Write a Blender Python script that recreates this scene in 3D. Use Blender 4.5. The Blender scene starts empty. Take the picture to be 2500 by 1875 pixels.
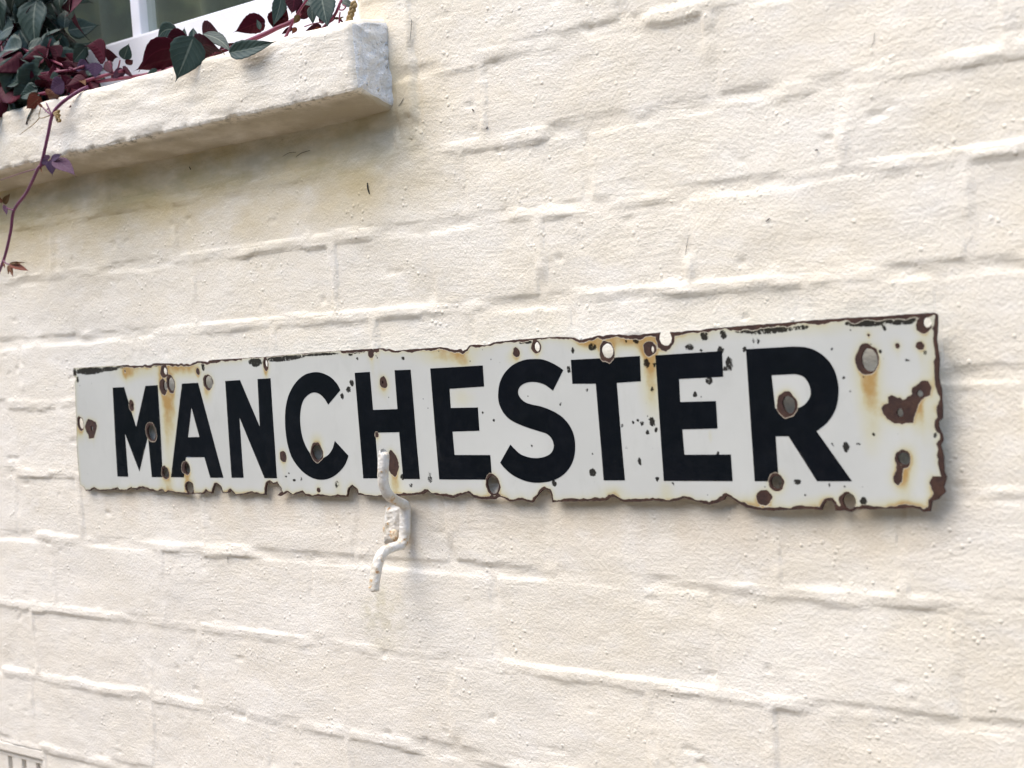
import bpy, bmesh, math, random
import numpy as np
from mathutils import Vector, Matrix, kdtree
from mathutils.geometry import delaunay_2d_cdt
random.seed(7)
scene = bpy.context.scene
COL = scene.collection

# ------------------------------------------------------------------ camera
EYE = 1.55                                     # camera height over the path
FOC, IW, IH = 3730.0, 2500.0, 1875.0           # 52 mm-equivalent lens
yaw, pitch, roll, dist = math.radians(41.3), math.radians(2.42), 0.072, 1.268
up = Vector((0, 0, 1))
F0 = Vector((-math.sin(yaw), math.cos(yaw), 0))
F = F0 * math.cos(pitch) - up * math.sin(pitch)
R0 = F0.cross(up); U0 = R0.cross(F)
R = R0 * math.cos(roll) - U0 * math.sin(roll)
U = R0 * math.sin(roll) + U0 * math.cos(roll)
CAM = -F * dist; CAM.z = EYE
cd = bpy.data.cameras.new('camera'); cam = bpy.data.objects.new('camera', cd); COL.objects.link(cam)
cd.sensor_width = 36.0; cd.lens = FOC / IW * 36.0; cd.clip_start = 0.05; cd.clip_end = 400
cam.matrix_world = Matrix(((R.x, U.x, -F.x, CAM.x), (R.y, U.y, -F.y, CAM.y), (R.z, U.z, -F.z, CAM.z), (0, 0, 0, 1)))
cd.dof.use_dof = True; cd.dof.focus_distance = 1.36; cd.dof.aperture_fstop = 10.0
scene.camera = cam

# ------------------------------------------------------------------ sky, sun, exposure
w = bpy.data.worlds.new('World'); scene.world = w; w.use_nodes = True
nt = w.node_tree; nt.nodes.clear()
sky = nt.nodes.new('ShaderNodeTexSky'); sky.sky_type = 'NISHITA'; sky.sun_disc = False
SUN_EL, SUN_AZ = math.radians(62), math.radians(32)    # azimuth measured from the wall's outward normal towards its left
sun_dir = Vector((-math.sin(SUN_AZ) * math.cos(SUN_EL), -math.cos(SUN_AZ) * math.cos(SUN_EL), math.sin(SUN_EL)))
sky.sun_elevation = SUN_EL; sky.sun_rotation = math.atan2(sun_dir.x, sun_dir.y)
sky.air_density = 1.0; sky.dust_density = 1.5; sky.ozone_density = 1.0
bg = nt.nodes.new('ShaderNodeBackground'); bg.inputs[1].default_value = 0.15
out = nt.nodes.new('ShaderNodeOutputWorld')
nt.links.new(sky.outputs[0], bg.inputs[0]); nt.links.new(bg.outputs[0], out.inputs[0])
sl = bpy.data.lights.new('sun', 'SUN'); sl.energy = 1.3; sl.angle = math.radians(58); sl.color = (1.0, 0.90, 0.76)
so = bpy.data.objects.new('sun', sl); COL.objects.link(so); so.location = (-2, -3, 5)
so.rotation_euler = (-sun_dir).to_track_quat('-Z', 'Y').to_euler()
vs = scene.view_settings; vs.view_transform = 'Standard'; vs.look = 'None'; vs.gamma = 1; vs.exposure = 1.54
vs.use_curve_mapping = False

# ------------------------------------------------------------------ helpers
def P(px, py, off=0.0):
    """point `off` metres in front of the wall plane that lies along a line of sight (a measured spot)"""
    d = F + R * ((px - IW / 2) / FOC) - U * ((py - IH / 2) / FOC)
    t = (-off - CAM.y) / d.y
    return CAM + d * t
def link(name, me, mats=(), parent=None, smooth=True):
    o = bpy.data.objects.new(name, me); COL.objects.link(o)
    for m in mats: me.materials.append(m)
    if parent is not None: o.parent = parent
    if smooth and len(me.polygons): me.polygons.foreach_set('use_smooth', [True] * len(me.polygons))
    return o
def tag(o, label, cat, group=None):
    o['label'] = label; o['category'] = cat
    if group: o['group'] = group
    return o
def thing(name, label, cat, loc=(0, 0, 0), group=None):
    o = bpy.data.objects.new(name, None); COL.objects.link(o); o.location = loc
    o.empty_display_size = 0.05
    return tag(o, label, cat, group)
def mesh(name, v, f):
    me = bpy.data.meshes.new(name); me.from_pydata(v, [], f); me.update(); return me
def fattr(me, name, vals):
    a = me.attributes.new(name, 'FLOAT', 'POINT'); a.data.foreach_set('value', np.asarray(vals, dtype=np.float32))

def _h(ix, iy, seed):
    n = (ix.astype(np.int64) * 374761393 + iy.astype(np.int64) * 668265263 + seed * 1274126177) & 0x7fffffff
    n = ((n ^ (n >> 13)) * 1274126177) & 0x7fffffff
    n = ((n ^ (n >> 16)) * 668265263) & 0x7fffffff
    return (n ^ (n >> 15)) / 0x7fffffff
def vn(x, y, seed=0):
    x = np.asarray(x, float); y = np.asarray(y, float)
    ix = np.floor(x); iy = np.floor(y); fx = x - ix; fy = y - iy
    ix = ix.astype(np.int64) + 5000; iy = iy.astype(np.int64) + 5000
    fx = fx * fx * fx * (fx * (fx * 6 - 15) + 10); fy = fy * fy * fy * (fy * (fy * 6 - 15) + 10)
    a = _h(ix, iy, seed); b = _h(ix + 1, iy, seed); c = _h(ix, iy + 1, seed); d = _h(ix + 1, iy + 1, seed)
    return (a * (1 - fx) + b * fx) * (1 - fy) + (c * (1 - fx) + d * fx) * fy
def fbm(x, y, seed=0, o=4):
    s = 0; a = 0.5; t = 0
    for k in range(o):
        s = s + a * vn(x * 2 ** k + 17.3 * k, y * 2 ** k + 9.1 * k, seed + k); t += a; a *= 0.5
    return s / t
def sstep(a, b, x):
    t = np.clip((x - a) / (b - a), 0, 1); return t * t * (3 - 2 * t)

# node helper
class N:
    def __init__(s, name):
        s.m = bpy.data.materials.new(name); s.m.use_nodes = True; s.t = s.m.node_tree; s.t.nodes.clear()
        s.out = s.t.nodes.new('ShaderNodeOutputMaterial'); s.b = s.t.nodes.new('ShaderNodeBsdfPrincipled')
        s.t.links.new(s.b.outputs[0], s.out.inputs[0])
    def n(s, k, **kw):
        x = s.t.nodes.new('ShaderNode' + k)
        for a, v in kw.items(): setattr(x, a, v)
        return x
    def l(s, a, b): s.t.links.new(a, b)
    def setin(s, node, i, v):
        if hasattr(v, 'is_linked') or isinstance(v, bpy.types.NodeSocket): s.l(v, node.inputs[i])
        else: node.inputs[i].default_value = v
    def math(s, op, a, b=0.0, c=0.0, clamp=False):
        x = s.n('Math', operation=op, use_clamp=clamp); s.setin(x, 0, a); s.setin(x, 1, b); s.setin(x, 2, c); return x.outputs[0]
    def coords(s, scale=(1, 1, 1), kind='Object', rot=(0, 0, 0)):
        tc = s.n('TexCoord'); mp = s.n('Mapping'); s.l(tc.outputs[kind], mp.inputs[0])
        mp.inputs['Scale'].default_value = scale; mp.inputs['Rotation'].default_value = rot; return mp.outputs[0]
    def geo(s, scale=(1, 1, 1), rot=(0, 0, 0)):
        g = s.n('NewGeometry'); mp = s.n('Mapping'); s.l(g.outputs['Position'], mp.inputs[0])
        mp.inputs['Scale'].default_value = scale; mp.inputs['Rotation'].default_value = rot; return mp.outputs[0]
    def noise(s, vec, scale, detail=4, rough=0.55, dist=0.0):
        x = s.n('TexNoise'); s.l(vec, x.inputs['Vector']); x.inputs['Scale'].default_value = scale
        x.inputs['Detail'].default_value = detail; x.inputs['Roughness'].default_value = rough; x.inputs['Distortion'].default_value = dist
        return x.outputs[0]
    def vor(s, vec, scale, feature='F1', rnd=1.0):
        x = s.n('TexVoronoi', feature=feature); s.l(vec, x.inputs['Vector']); x.inputs['Scale'].default_value = scale
        x.inputs['Randomness'].default_value = rnd; return x.outputs['Distance']
    def ramp(s, fac, lo, hi, a=0.0, b=1.0, smooth=True):
        x = s.n('MapRange', interpolation_type='SMOOTHSTEP' if smooth else 'LINEAR')
        s.setin(x, 0, fac); s.setin(x, 1, lo); s.setin(x, 2, hi); s.setin(x, 3, a); s.setin(x, 4, b); return x.outputs[0]
    def mix(s, fac, a, b, blend='MIX'):
        x = s.n('Mix', data_type='RGBA', blend_type=blend); s.setin(x, 0, fac)
        for i, v in ((6, a), (7, b)):
            if isinstance(v, tuple): x.inputs[i].default_value = (*v, 1)
            else: s.l(v, x.inputs[i])
        return x.outputs[2]
    def attr(s, name):
        x = s.n('Attribute', attribute_name=name); return x.outputs['Fac']
    def bump(s, h, dist, strength=1.0, normal=None):
        x = s.n('Bump'); s.l(h, x.inputs['Height']); x.inputs['Distance'].default_value = dist; x.inputs['Strength'].default_value = strength
        if normal is not None: s.l(normal, x.inputs['Normal'])
        return x.outputs[0]
    def fin(s, col=None, rough=None, normal=None, **kw):
        for k, v in (('Base Color', col), ('Roughness', rough), ('Normal', normal)):
            if v is None: continue
            if isinstance(v, tuple): s.b.inputs[k].default_value = (*v, 1)
            elif isinstance(v, float): s.b.inputs[k].default_value = v
            else: s.l(v, s.b.inputs[k])
        for k, v in kw.items(): s.b.inputs[k].default_value = v
        return s.m

# ------------------------------------------------------------------ materials
def paint_material(name, base, base2, streak=1.0, stains_and_shade=True, grime_shade=None, under=None, bump=0.0010):
    m = N(name); g = m.geo()
    n1 = m.noise(m.geo((1, 1, 1.6)), 7.0, 4, 0.6); n2 = m.noise(m.geo((1, 1, 2.2)), 30.0, 4, 0.6)
    col = m.mix(m.ramp(n1, 0.35, 0.68), base, base2)
    col = m.mix(m.ramp(n2, 0.45, 0.75, 0, 0.35), col, (0.90, 0.87, 0.81))
    oi = m.n('ObjectInfo'); col = m.mix(m.math('MULTIPLY', oi.outputs['Random'], 0.10), col, (0.74, 0.66, 0.56))
    if stains_and_shade:
        sep = m.n('SeparateXYZ'); m.l(g, sep.inputs[0])
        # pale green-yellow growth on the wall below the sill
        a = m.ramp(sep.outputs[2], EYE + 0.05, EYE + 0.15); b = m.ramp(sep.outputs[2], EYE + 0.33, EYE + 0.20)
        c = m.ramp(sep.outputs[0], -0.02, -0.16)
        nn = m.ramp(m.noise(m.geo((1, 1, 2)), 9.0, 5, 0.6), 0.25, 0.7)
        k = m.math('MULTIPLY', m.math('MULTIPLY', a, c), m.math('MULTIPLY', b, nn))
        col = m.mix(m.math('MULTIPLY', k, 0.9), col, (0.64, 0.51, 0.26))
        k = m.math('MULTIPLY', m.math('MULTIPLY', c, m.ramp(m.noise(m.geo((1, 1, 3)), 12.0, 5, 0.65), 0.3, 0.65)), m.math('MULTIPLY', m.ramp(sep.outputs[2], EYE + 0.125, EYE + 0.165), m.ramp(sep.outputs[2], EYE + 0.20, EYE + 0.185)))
        col = m.mix(m.math('MULTIPLY', k, 0.5), col, (0.27, 0.235, 0.10))  # darker olive strip: algae with painted shade in the sill corner
        # weaker light towards the lower left, painted in as a greyer tone
        e = m.math('ADD', m.math('MULTIPLY_ADD', sep.outputs[0], 0.35, sep.outputs[2]), m.math('MULTIPLY_ADD', m.noise(g, 3.0, 4), 0.5, -0.25))
        col = m.mix(m.math('MULTIPLY', m.ramp(e, EYE - 0.05, EYE - 0.50), 0.32), col, (0.765, 0.72, 0.675))
        # run-off under the iron hook
        dx = m.math('SUBTRACT', sep.outputs[0], -0.176); dz = m.math('SUBTRACT', sep.outputs[2], EYE - 0.262)
        q = m.math('ADD', m.math('POWER', m.math('MULTIPLY', dx, 26.0), 2.0), m.math('POWER', m.math('MULTIPLY', dz, 24.0), 2.0))
        k = m.math('MULTIPLY', m.ramp(q, 1.0, 0.0), m.ramp(m.noise(g, 60.0, 4), 0.3, 0.7))
        col = m.mix(m.math('MULTIPLY', k, 0.55), col, (0.52, 0.47, 0.30))
        # rusty water that dripped from the plate
        dz = m.ramp(sep.outputs[2], EYE - 0.205, EYE - 0.150); dz2 = m.ramp(sep.outputs[2], EYE - 0.1, EYE - 0.14)
        cx = m.math('MULTIPLY', m.ramp(sep.outputs[0], -0.65, -0.6), m.ramp(sep.outputs[0], 0.42, 0.34))
        k = m.math('MULTIPLY', m.math('MULTIPLY', dz, dz2), m.math('MULTIPLY', cx, m.ramp(m.noise(m.geo((1, 1, 0.15)), 26.0, 4), 0.3, 0.7)))
        col = m.mix(m.math('MULTIPLY', k, 0.4), col, (0.66, 0.50, 0.30))
    if grime_shade is not None:
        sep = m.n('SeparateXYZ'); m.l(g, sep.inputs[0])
        k = m.math('MULTIPLY', m.math('MULTIPLY', m.ramp(sep.outputs[2], grime_shade + 0.009, grime_shade + 0.003), m.ramp(sep.outputs[1], -0.030, -0.040)), m.ramp(m.noise(g, 130.0, 4, 0.7), 0.48, 0.62))
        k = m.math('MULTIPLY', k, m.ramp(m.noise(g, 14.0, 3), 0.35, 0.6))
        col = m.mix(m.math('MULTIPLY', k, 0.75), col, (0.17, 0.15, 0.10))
        # brown dirt and painted shade under the overhang
        k = m.math('MULTIPLY', m.ramp(sep.outputs[2], grime_shade + 0.0035, grime_shade - 0.001), m.ramp(m.noise(m.geo((1, 2, 1)), 16.0, 5, 0.6), 0.15, 0.6))
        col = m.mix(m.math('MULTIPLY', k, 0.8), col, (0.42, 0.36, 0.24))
    # tiny specks of dirt
    sp = m.ramp(m.vor(g, 55.0), 0.055, 0.03); sp = m.math('MULTIPLY', sp, m.ramp(m.noise(g, 18.0, 2), 0.56, 0.62))
    col = m.mix(m.math('MULTIPLY', sp, 0.6), col, (0.16, 0.13, 0.10))
    # relief: brush strokes, roller stipple, nibs
    warp = m.n('VectorMath', operation='ADD'); nz = m.n('TexNoise'); m.l(g, nz.inputs['Vector']); nz.inputs['Scale'].default_value = 6.0
    vm = m.n('VectorMath', operation='SCALE'); m.l(nz.outputs['Color'], vm.inputs[0]); vm.inputs[3].default_value = 0.05
    m.l(g, warp.inputs[0]); m.l(vm.outputs[0], warp.inputs[1])
    mp = m.n('Mapping'); m.l(warp.outputs[0], mp.inputs[0]); mp.inputs['Scale'].default_value = (0.13, 1, 1); mp.inputs['Rotation'].default_value = (0, 0.10, 0)
    strk = m.noise(mp.outputs[0], 300.0, 4, 0.6)
    stip = m.noise(g, 380.0, 4, 0.66)
    pat = m.ramp(m.noise(g, 5.0, 3), 0.38, 0.62)
    nib = m.ramp(m.vor(g, 150.0), 0.32, 0.08); nib = m.math('MULTIPLY', nib, m.ramp(m.noise(g, 33.0, 2), 0.50, 0.66))
    h = m.math('ADD', m.math('MULTIPLY', strk, m.math('MULTIPLY_ADD', pat, 0.42 * streak, 0.16 * streak)), m.math('MULTIPLY', stip, 0.95))
    h = m.math('ADD', h, m.math('MULTIPLY', nib, 0.7))
    return m.fin(col, 0.62, m.bump(h, bump, 1.0), **{'Specular IOR Level': 0.35})
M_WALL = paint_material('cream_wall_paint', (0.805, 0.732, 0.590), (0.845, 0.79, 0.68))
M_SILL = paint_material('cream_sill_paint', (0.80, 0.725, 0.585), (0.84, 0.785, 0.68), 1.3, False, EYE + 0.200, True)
M_SILLEND = paint_material('white_sill_end_paint', (0.86, 0.86, 0.84), (0.90, 0.90, 0.88), 0.3, False, None, None, 0.0035)

def plain(name, col, rough=0.5, nscale=40, amt=0.25, bumpd=0.0004, **kw):
    m = N(name); g = m.geo(); n = m.noise(g, nscale, 4)
    dark = tuple(c * (1 - amt) for c in col)
    c = m.mix(m.ramp(n, 0.3, 0.7), dark, col)
    return m.fin(c, rough, m.bump(m.noise(g, nscale * 6, 3), bumpd), **kw)
M_FRAME = plain('white_gloss_frame_paint', (0.80, 0.80, 0.84), 0.35, 30, 0.05, 0.0003)
M_ROOM = plain('dim_room_walls', (0.10, 0.105, 0.09), 0.9, 3, 0.5)
M_PATH = plain('worn_stone_paving', (0.20, 0.165, 0.125), 0.85, 6, 0.3, 0.003)
M_TWIG_SHADE = plain('debris_and_duct_shade', (0.03, 0.022, 0.018), 0.8)
m = N('window_glass'); m.t.nodes.remove(m.b)
tr = m.n('BsdfTransparent'); tr.inputs[0].default_value = (0.85, 0.88, 0.86, 1); gl = m.n('BsdfGlossy'); gl.inputs['Roughness'].default_value = 0.03
gl.inputs[0].default_value = (0.9, 0.9, 0.9, 1)
mx = m.n('MixShader')
mx.inputs[0].default_value = 0.06; m.l(tr.outputs[0], mx.inputs[1]); m.l(gl.outputs[0], mx.inputs[2]); m.l(mx.outputs[0], m.out.inputs[0])
M_GLASS = m.m

def rust_nodes(m, g):
    a = m.noise(g, 120.0, 5, 0.65); b = m.noise(g, 500.0, 3)
    c = m.mix(m.ramp(a, 0.35, 0.7), (0.030, 0.011, 0.007), (0.058, 0.023, 0.012))
    return m.mix(m.ramp(b, 0.5, 0.75, 0, 0.5), c, (0.075, 0.034, 0.017)), a
m = N('rusted_steel'); g = m.geo(); c, a = rust_nodes(m, g)
M_RUST = m.fin(c, 0.85, m.bump(a, 0.0012))

def enamel(name, base, letter):
    m = N(name); g = m.geo()
    ch = m.math('ADD', m.attr('chip'), m.math('ADD', m.math('MULTIPLY_ADD', m.noise(g, 500.0, 4, 0.7), 1.1, -0.55), m.math('MULTIPLY_ADD', m.noise(g, 130.0, 2), 2.4, -1.25)))
    st = m.attr('stain'); sm = m.attr('smudge')
    keep = m.ramp(ch, -0.12, 0.14)
    nn = m.noise(g, 90.0, 5, 0.65)
    col = m.mix(m.ramp(m.noise(g, 12.0, 4), 0.3, 0.7), base, tuple(x * 0.93 for x in base) if not letter else (0.006, 0.007, 0.010))
    if not letter:
        s1 = m.math('MULTIPLY', st, m.math('MULTIPLY_ADD', nn, 0.9, 0.45), clamp=True)
        col = m.mix(m.ramp(s1, 0.05, 0.66, smooth=False), col, (0.56, 0.53, 0.34))
        col = m.mix(m.ramp(s1, 0.42, 1.0, 0, 0.85), col, (0.40, 0.225, 0.06))
        gr = m.ramp(m.noise(m.geo((1, 1, 0.5)), 45.0, 5, 0.7), 0.52, 0.72)
        col = m.mix(m.math('MULTIPLY', gr, 0.14), col, (0.40, 0.41, 0.36))
        # scratches and pin-prick dirt
        sp = m.math('MULTIPLY', m.ramp(m.vor(g, 120.0), 0.10, 0.05), m.ramp(m.noise(g, 40.0, 2), 0.56, 0.60))
        col = m.mix(m.math('MULTIPLY', sp, 0.85), col, (0.03, 0.03, 0.03))
        q = m.math('MULTIPLY', sm, m.math('MULTIPLY_ADD', m.noise(m.geo((1, 1, 0.75)), 420.0, 4, 0.75), 3.6, -0.95))
        col = m.mix(m.ramp(q, 0.20, 0.42, 0, 0.96), col, (0.012, 0.010, 0.008))
    else:
        col = m.mix(m.ramp(m.noise(m.geo((1, 1, 1.4)), 28.0, 5, 0.7), 0.46, 0.72, 0, 0.2), col, (0.016, 0.019, 0.024))
    # broken enamel edge shows its pale ground coat
    rim = m.math('MULTIPLY', m.ramp(ch, 0.75 if letter else 0.5, 0.3), 0.8)
    col = m.mix(rim, col, (0.55, 0.46, 0.34) if letter else (0.60, 0.55, 0.42))
    rc, ra = rust_nodes(m, g)
    col = m.mix(keep, rc, col)
    rough = m.ramp(keep, 0, 1, 0.85, m.ramp(nn, 0.35, 0.7, 0.08, 0.22))
    h = m.math('ADD', m.math('MULTIPLY', keep, 1.0), m.math('MULTIPLY', m.math('MULTIPLY', ra, m.math('SUBTRACT', 1.0, keep)), 1.2))
    h = m.math('ADD', h, m.math('MULTIPLY', m.noise(g, 55.0, 3), 0.25))
    return m.fin(col, rough, m.bump(h, 0.0007), **{'Specular IOR Level': 0.55})
M_BACK = plain('blue_bounce_back', (0.46, 0.56, 0.70), 0.35, 60, 0.2)  # invented colour of the unseen back, bounces blue light into the holes
M_WHITE = enamel('white_enamel', (0.60, 0.605, 0.56), False)
M_BLACK = enamel('black_enamel', (0.005, 0.0065, 0.0085), True)

m = N('flaking_white_iron_paint'); g = m.geo()
a = m.noise(g, 150.0, 5, 0.7); b = m.noise(g, 55.0, 3)
col = m.mix(m.ramp(b, 0.4, 0.65), (0.74, 0.71, 0.65), (0.62, 0.56, 0.45))
rr = m.ramp(m.math('ADD', m.math('MULTIPLY', a, 0.55), m.math('MULTIPLY', b, 0.55)), 0.60, 0.66)
col = m.mix(m.math('MULTIPLY', rr, 0.9), col, (0.50, 0.30, 0.12)); col = m.mix(m.ramp(m.math('ADD', m.math('MULTIPLY', a, 0.55), m.math('MULTIPLY', b, 0.55)), 0.655, 0.70), col, (0.20, 0.08, 0.03))
M_IRON = m.fin(col, 0.45, m.bump(m.math('ADD', a, m.math('MULTIPLY', m.vor(g, 260.0), 0.5)), 0.0014))
m = N('rusty_screw_paint'); g = m.geo(); a = m.noise(g, 200.0, 5, 0.7)
M_SCREW = m.fin(m.mix(m.ramp(a, 0.40, 0.58), (0.42, 0.20, 0.06), (0.72, 0.62, 0.46)), 0.6, m.bump(a, 0.0015))

def leafmat(name, c1, c2, vein, rough, sheen):
    m = N(name); uv = m.n('UVMap'); sep = m.n('SeparateXYZ'); m.l(uv.outputs[0], sep.inputs[0])
    oi = m.n('ObjectInfo'); g = m.coords((1, 1, 1))
    col = m.mix(oi.outputs['Random'], c1, c2)
    col = m.mix(m.ramp(m.noise(g, 5.0, 4), 0.4, 0.75, 0, 0.4), col, tuple(0.6 * x for x in c1))
    u = m.math('ABSOLUTE', m.math('SUBTRACT', sep.outputs[0], 0.5))
    mid = m.ramp(u, 0.045, 0.012)
    sv = m.math('SINE', m.math('MULTIPLY', m.math('SUBTRACT', sep.outputs[1], m.math('MULTIPLY', u, 0.55)), 46.0))
    side = m.math('MULTIPLY', m.ramp(sv, 0.90, 1.0), 0.10)
    col = m.mix(m.math('MULTIPLY', mid, 0.55), col, vein); col = m.mix(side, col, vein)
    h = m.math('ADD', m.math('MULTIPLY', sv, 0.22), m.math('MULTIPLY', m.noise(g, 20.0, 3), 0.6))
    return m.fin(col, rough, m.bump(h, 0.0005, 0.6), **{'Specular IOR Level': sheen})
M_LEAF = leafmat('green_leaf_top', (0.022, 0.042, 0.034), (0.036, 0.060, 0.048), (0.20, 0.23, 0.18), 0.5, 0.25)
M_UNDER = leafmat('maroon_leaf_underside', (0.055, 0.0035, 0.011), (0.032, 0.003, 0.008), (0.10, 0.012, 0.024), 0.6, 0.12)
M_YOUNG = leafmat('purple_young_leaf', (0.060, 0.034, 0.070), (0.075, 0.030, 0.055), (0.10, 0.06, 0.09), 0.6, 0.15)
M_BRONZE = leafmat('bronze_young_leaf', (0.15, 0.035, 0.022), (0.09, 0.055, 0.015), (0.16, 0.10, 0.06), 0.6, 0.15)
M_STEM = plain('maroon_stem', (0.19, 0.022, 0.055), 0.5, 120, 0.35)
M_STEMD = plain('purple_shoot', (0.17, 0.035, 0.095), 0.45, 120, 0.3)
M_BUD = plain('straw_flower_stalk', (0.30, 0.20, 0.07), 0.7, 120, 0.4)

# ------------------------------------------------------------------ setting: path, room behind the window
bm = bmesh.new()
me = mesh('path', [(-30, -30, 0), (30, -30, 0), (30, 0.1, 0), (-30, 0.1, 0)], [(0, 1, 2, 3)])
o = link('path', me, [M_PATH], smooth=False); o['kind'] = 'structure'

m = N('hedge_leaves'); g = m.geo(); a = m.noise(g, 9.0, 6, 0.7); b = m.noise(g, 1.2, 3)
M_HEDGE = m.fin(m.mix(m.ramp(m.math('ADD', m.math('MULTIPLY', a, 0.7), m.math('MULTIPLY', b, 0.4)), 0.38, 0.7), (0.018, 0.026, 0.014), (0.10, 0.11, 0.055)), 0.7, m.bump(a, 0.12))
hx = np.linspace(-16, 9, 160); hz = np.linspace(0, 5.4, 50); HX, HZ = np.meshgrid(hx, hz)  # added hedge out of view, cuts low sky and darkens reflections
bul = 1.1 * fbm(HX / 1.6, HZ / 1.6, 51, 5); topz = 4.4 + 1.6 * fbm(hx / 1.7, hx * 0, 55, 4)
HZ2 = HZ / 5.4 * topz[None, :]; yy = -6.6 + bul * np.sqrt(np.clip(1 - (HZ / 5.4) ** 6, 0, 1))
V = np.stack([HX, yy, HZ2], -1).reshape(-1, 3); VB = np.stack([HX, -7.6 - bul, HZ2], -1).reshape(-1, 3)
nr, nc = HX.shape; ids = np.arange(nr * nc).reshape(nr, nc); q = np.stack([ids[:-1, 1:], ids[:-1, :-1], ids[1:, :-1], ids[1:, 1:]], -1).reshape(-1, 4)
fr_ = q.tolist() + (q[:, ::-1] + nr * nc).tolist() + [(ids[-1, k + 1], ids[-1, k], ids[-1, k] + nr * nc, ids[-1, k + 1] + nr * nc) for k in range(nc - 1)] + [(ids[k, 0], ids[k + 1, 0], ids[k + 1, 0] + nr * nc, ids[k, 0] + nr * nc) for k in range(nr - 1)] + [(ids[k + 1, -1], ids[k, -1], ids[k, -1] + nr * nc, ids[k + 1, -1] + nr * nc) for k in range(nr - 1)]
hd = link('hedge', mesh('hedge', np.concatenate([V, VB]).tolist(), fr_), [M_HEDGE]); tag(hd, 'tall dark green hedge added out of view to block low sky, mirrored in the window', 'hedge')

# ------------------------------------------------------------------ painted brick wall
Z = EYE
COURSES = [  # top, bottom (mm from eye level), vertical joints (mm)
    (583, 510, [-145, -85, 140, 365, 590, 815]),
    (510, 437, [-145, 30, 255, 480, 705, 815]),
    (437, 363, [-145, -85, 140, 365, 590, 815]),
    (363, 290, [-145, 30, 255, 480, 705, 815]),
    (290, 217, [-145, -84, 140, 365, 590, 815]),
    (217, 147, [-112, -84, -10, 215, 440, 665, 815]),
    (196, 147, [-1150, -1000, -780, -555, -330, -112]),
    (147, 85, [-1150, -890, -667, -443, -235, -127, -40, 93, 318, 543, 815]),
    (85, 13, [-1150, -1065, -850, -635, -419, -207, -86, 40, 183, 405, 630, 815]),
    (13, -58, [-1150, -975, -749, -525, -300, -160, -43, 69, 283, 384, 600, 815]),
    (-58, -137, [-1150, -905, -680, -455, -230, -5, 220, 440, 660, 815]),
    (-137, -212, [-1150, -1010, -785, -653, -430, -205, -83, 29, 245, 343, 560, 815]),
    (-212, -294, [-1150, -945, -719, -509, -273, -38, 187, 380, 600, 815]),
    (-294, -377, [-1150, -1000, -770, -546, -454, -237, -95, 120, 229, 420, 640, 815]),
    (-377, -463, [-1150, -1010, -788, -551, -352, -238, -10, 215, 440, 660, 815]),
    (-463, -545, [-1150, -1000, -775, -550, -325, -100, 125, 350, 575, 815]),
    (-545, -628, [-1150, -880, -655, -430, -205, 20, 245, 470, 695, 815]),
    (-628, -710, [-1150, -1000, -775, -550, -325, -100, 125, 350, 575, 815]),
]
CELLS = []
for (t, b, js) in COURSES:
    for a, c in zip(js[:-1], js[1:]):
        if b == -463 and False: pass
        if t == -463 and a == -1000: continue            # the air brick sits here
        CELLS.append((a, c, b, t))
CELLS = np.array(CELLS, float)
rng = np.random.RandomState(3)
CH = rng.uniform(-0.8, 0.8, len(CELLS)); CTX = rng.uniform(-0.004, 0.004, len(CELLS)); CTZ = rng.uniform(-0.012, 0.012, len(CELLS))
def brick_d(i, x, z):
    """distance inside the rounded, uneven brick outline (mm)"""
    a, c, b, t = CELLS[i]
    j = 3.6
    wob = lambda s: 2.6 * (fbm(x / 38.0, z / 38.0, 40 + s + i * 3, 3) - 0.5) * 2
    cx, cz = (a + c) / 2, (b + t) / 2
    qx = np.abs(x - cx) - ((c - a) / 2 - j + wob(1)) + 3; qz = np.abs(z - cz) - ((t - b) / 2 - j - 0.9 + wob(2)) + 3
    return 3 - (np.hypot(np.maximum(qx, 0), np.maximum(qz, 0)) + np.minimum(np.maximum(qx, qz), 0)), sstep(-4, 5, qx - qz)
def lumps(x, z):
    h = 2.2 * (fbm(x / 170.0, z / 120.0, 3, 3) - 0.5) * 2
    h = h + 0.75 * (fbm(x / 44.0, z / 28.0, 9, 3) - 0.5) * 2
    h = h + 0.22 * (fbm(x / 11.0, z / 7.0, 15, 3) - 0.5) * 2
    pits = sstep(0.80, 0.90, fbm(x / 26.0, z / 10.0, 77, 3))
    # rough cement fillet between the sill end and the brick face
    fx = sstep(-83, -88, x + 5 * (fbm(x * 0, z / 14.0, 87, 3) - 0.5)) * sstep(-150, -140, x) * sstep(172, 186, z) * sstep(322, 300, z + 12 * fbm(x / 9.0, z / 9.0, 88, 2))
    return h - 1.4 * pits + 3.0 * fx
def joint_level(x, z):
    n = fbm(x / 100.0 + 3, z / 55.0, 21, 3)
    lo = sstep(0.32, 0.64, n); amp = 0.55 + 0.65 * sstep(0.36, 0.62, fbm(x / 75.0 + 11, z / 60.0, 24, 3))
    return (-1.4 + 3.0 * lo) * amp + 0.8 * (fbm(x / 22.0, z / 9.0, 27, 3) - 0.5) * 2
def brick_h(i, x, z):
    a, c, b, t = CELLS[i]
    return CH[i] + CTX[i] * (x - (a + c) / 2) + CTZ[i] * (z - (b + t) / 2)
def surf(i, x, z, d, vert):
    soft = 0.5 + 1.9 * sstep(0.45, 0.75, fbm(x / 90.0, z / 60.0, 31, 2))
    k = sstep(-soft * 0.6, soft, d - 0.4)
    return lumps(x, z) + joint_level(x, z) * (1 - 0.22 * vert) * (1 - k) + brick_h(i, x, z) * k

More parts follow.
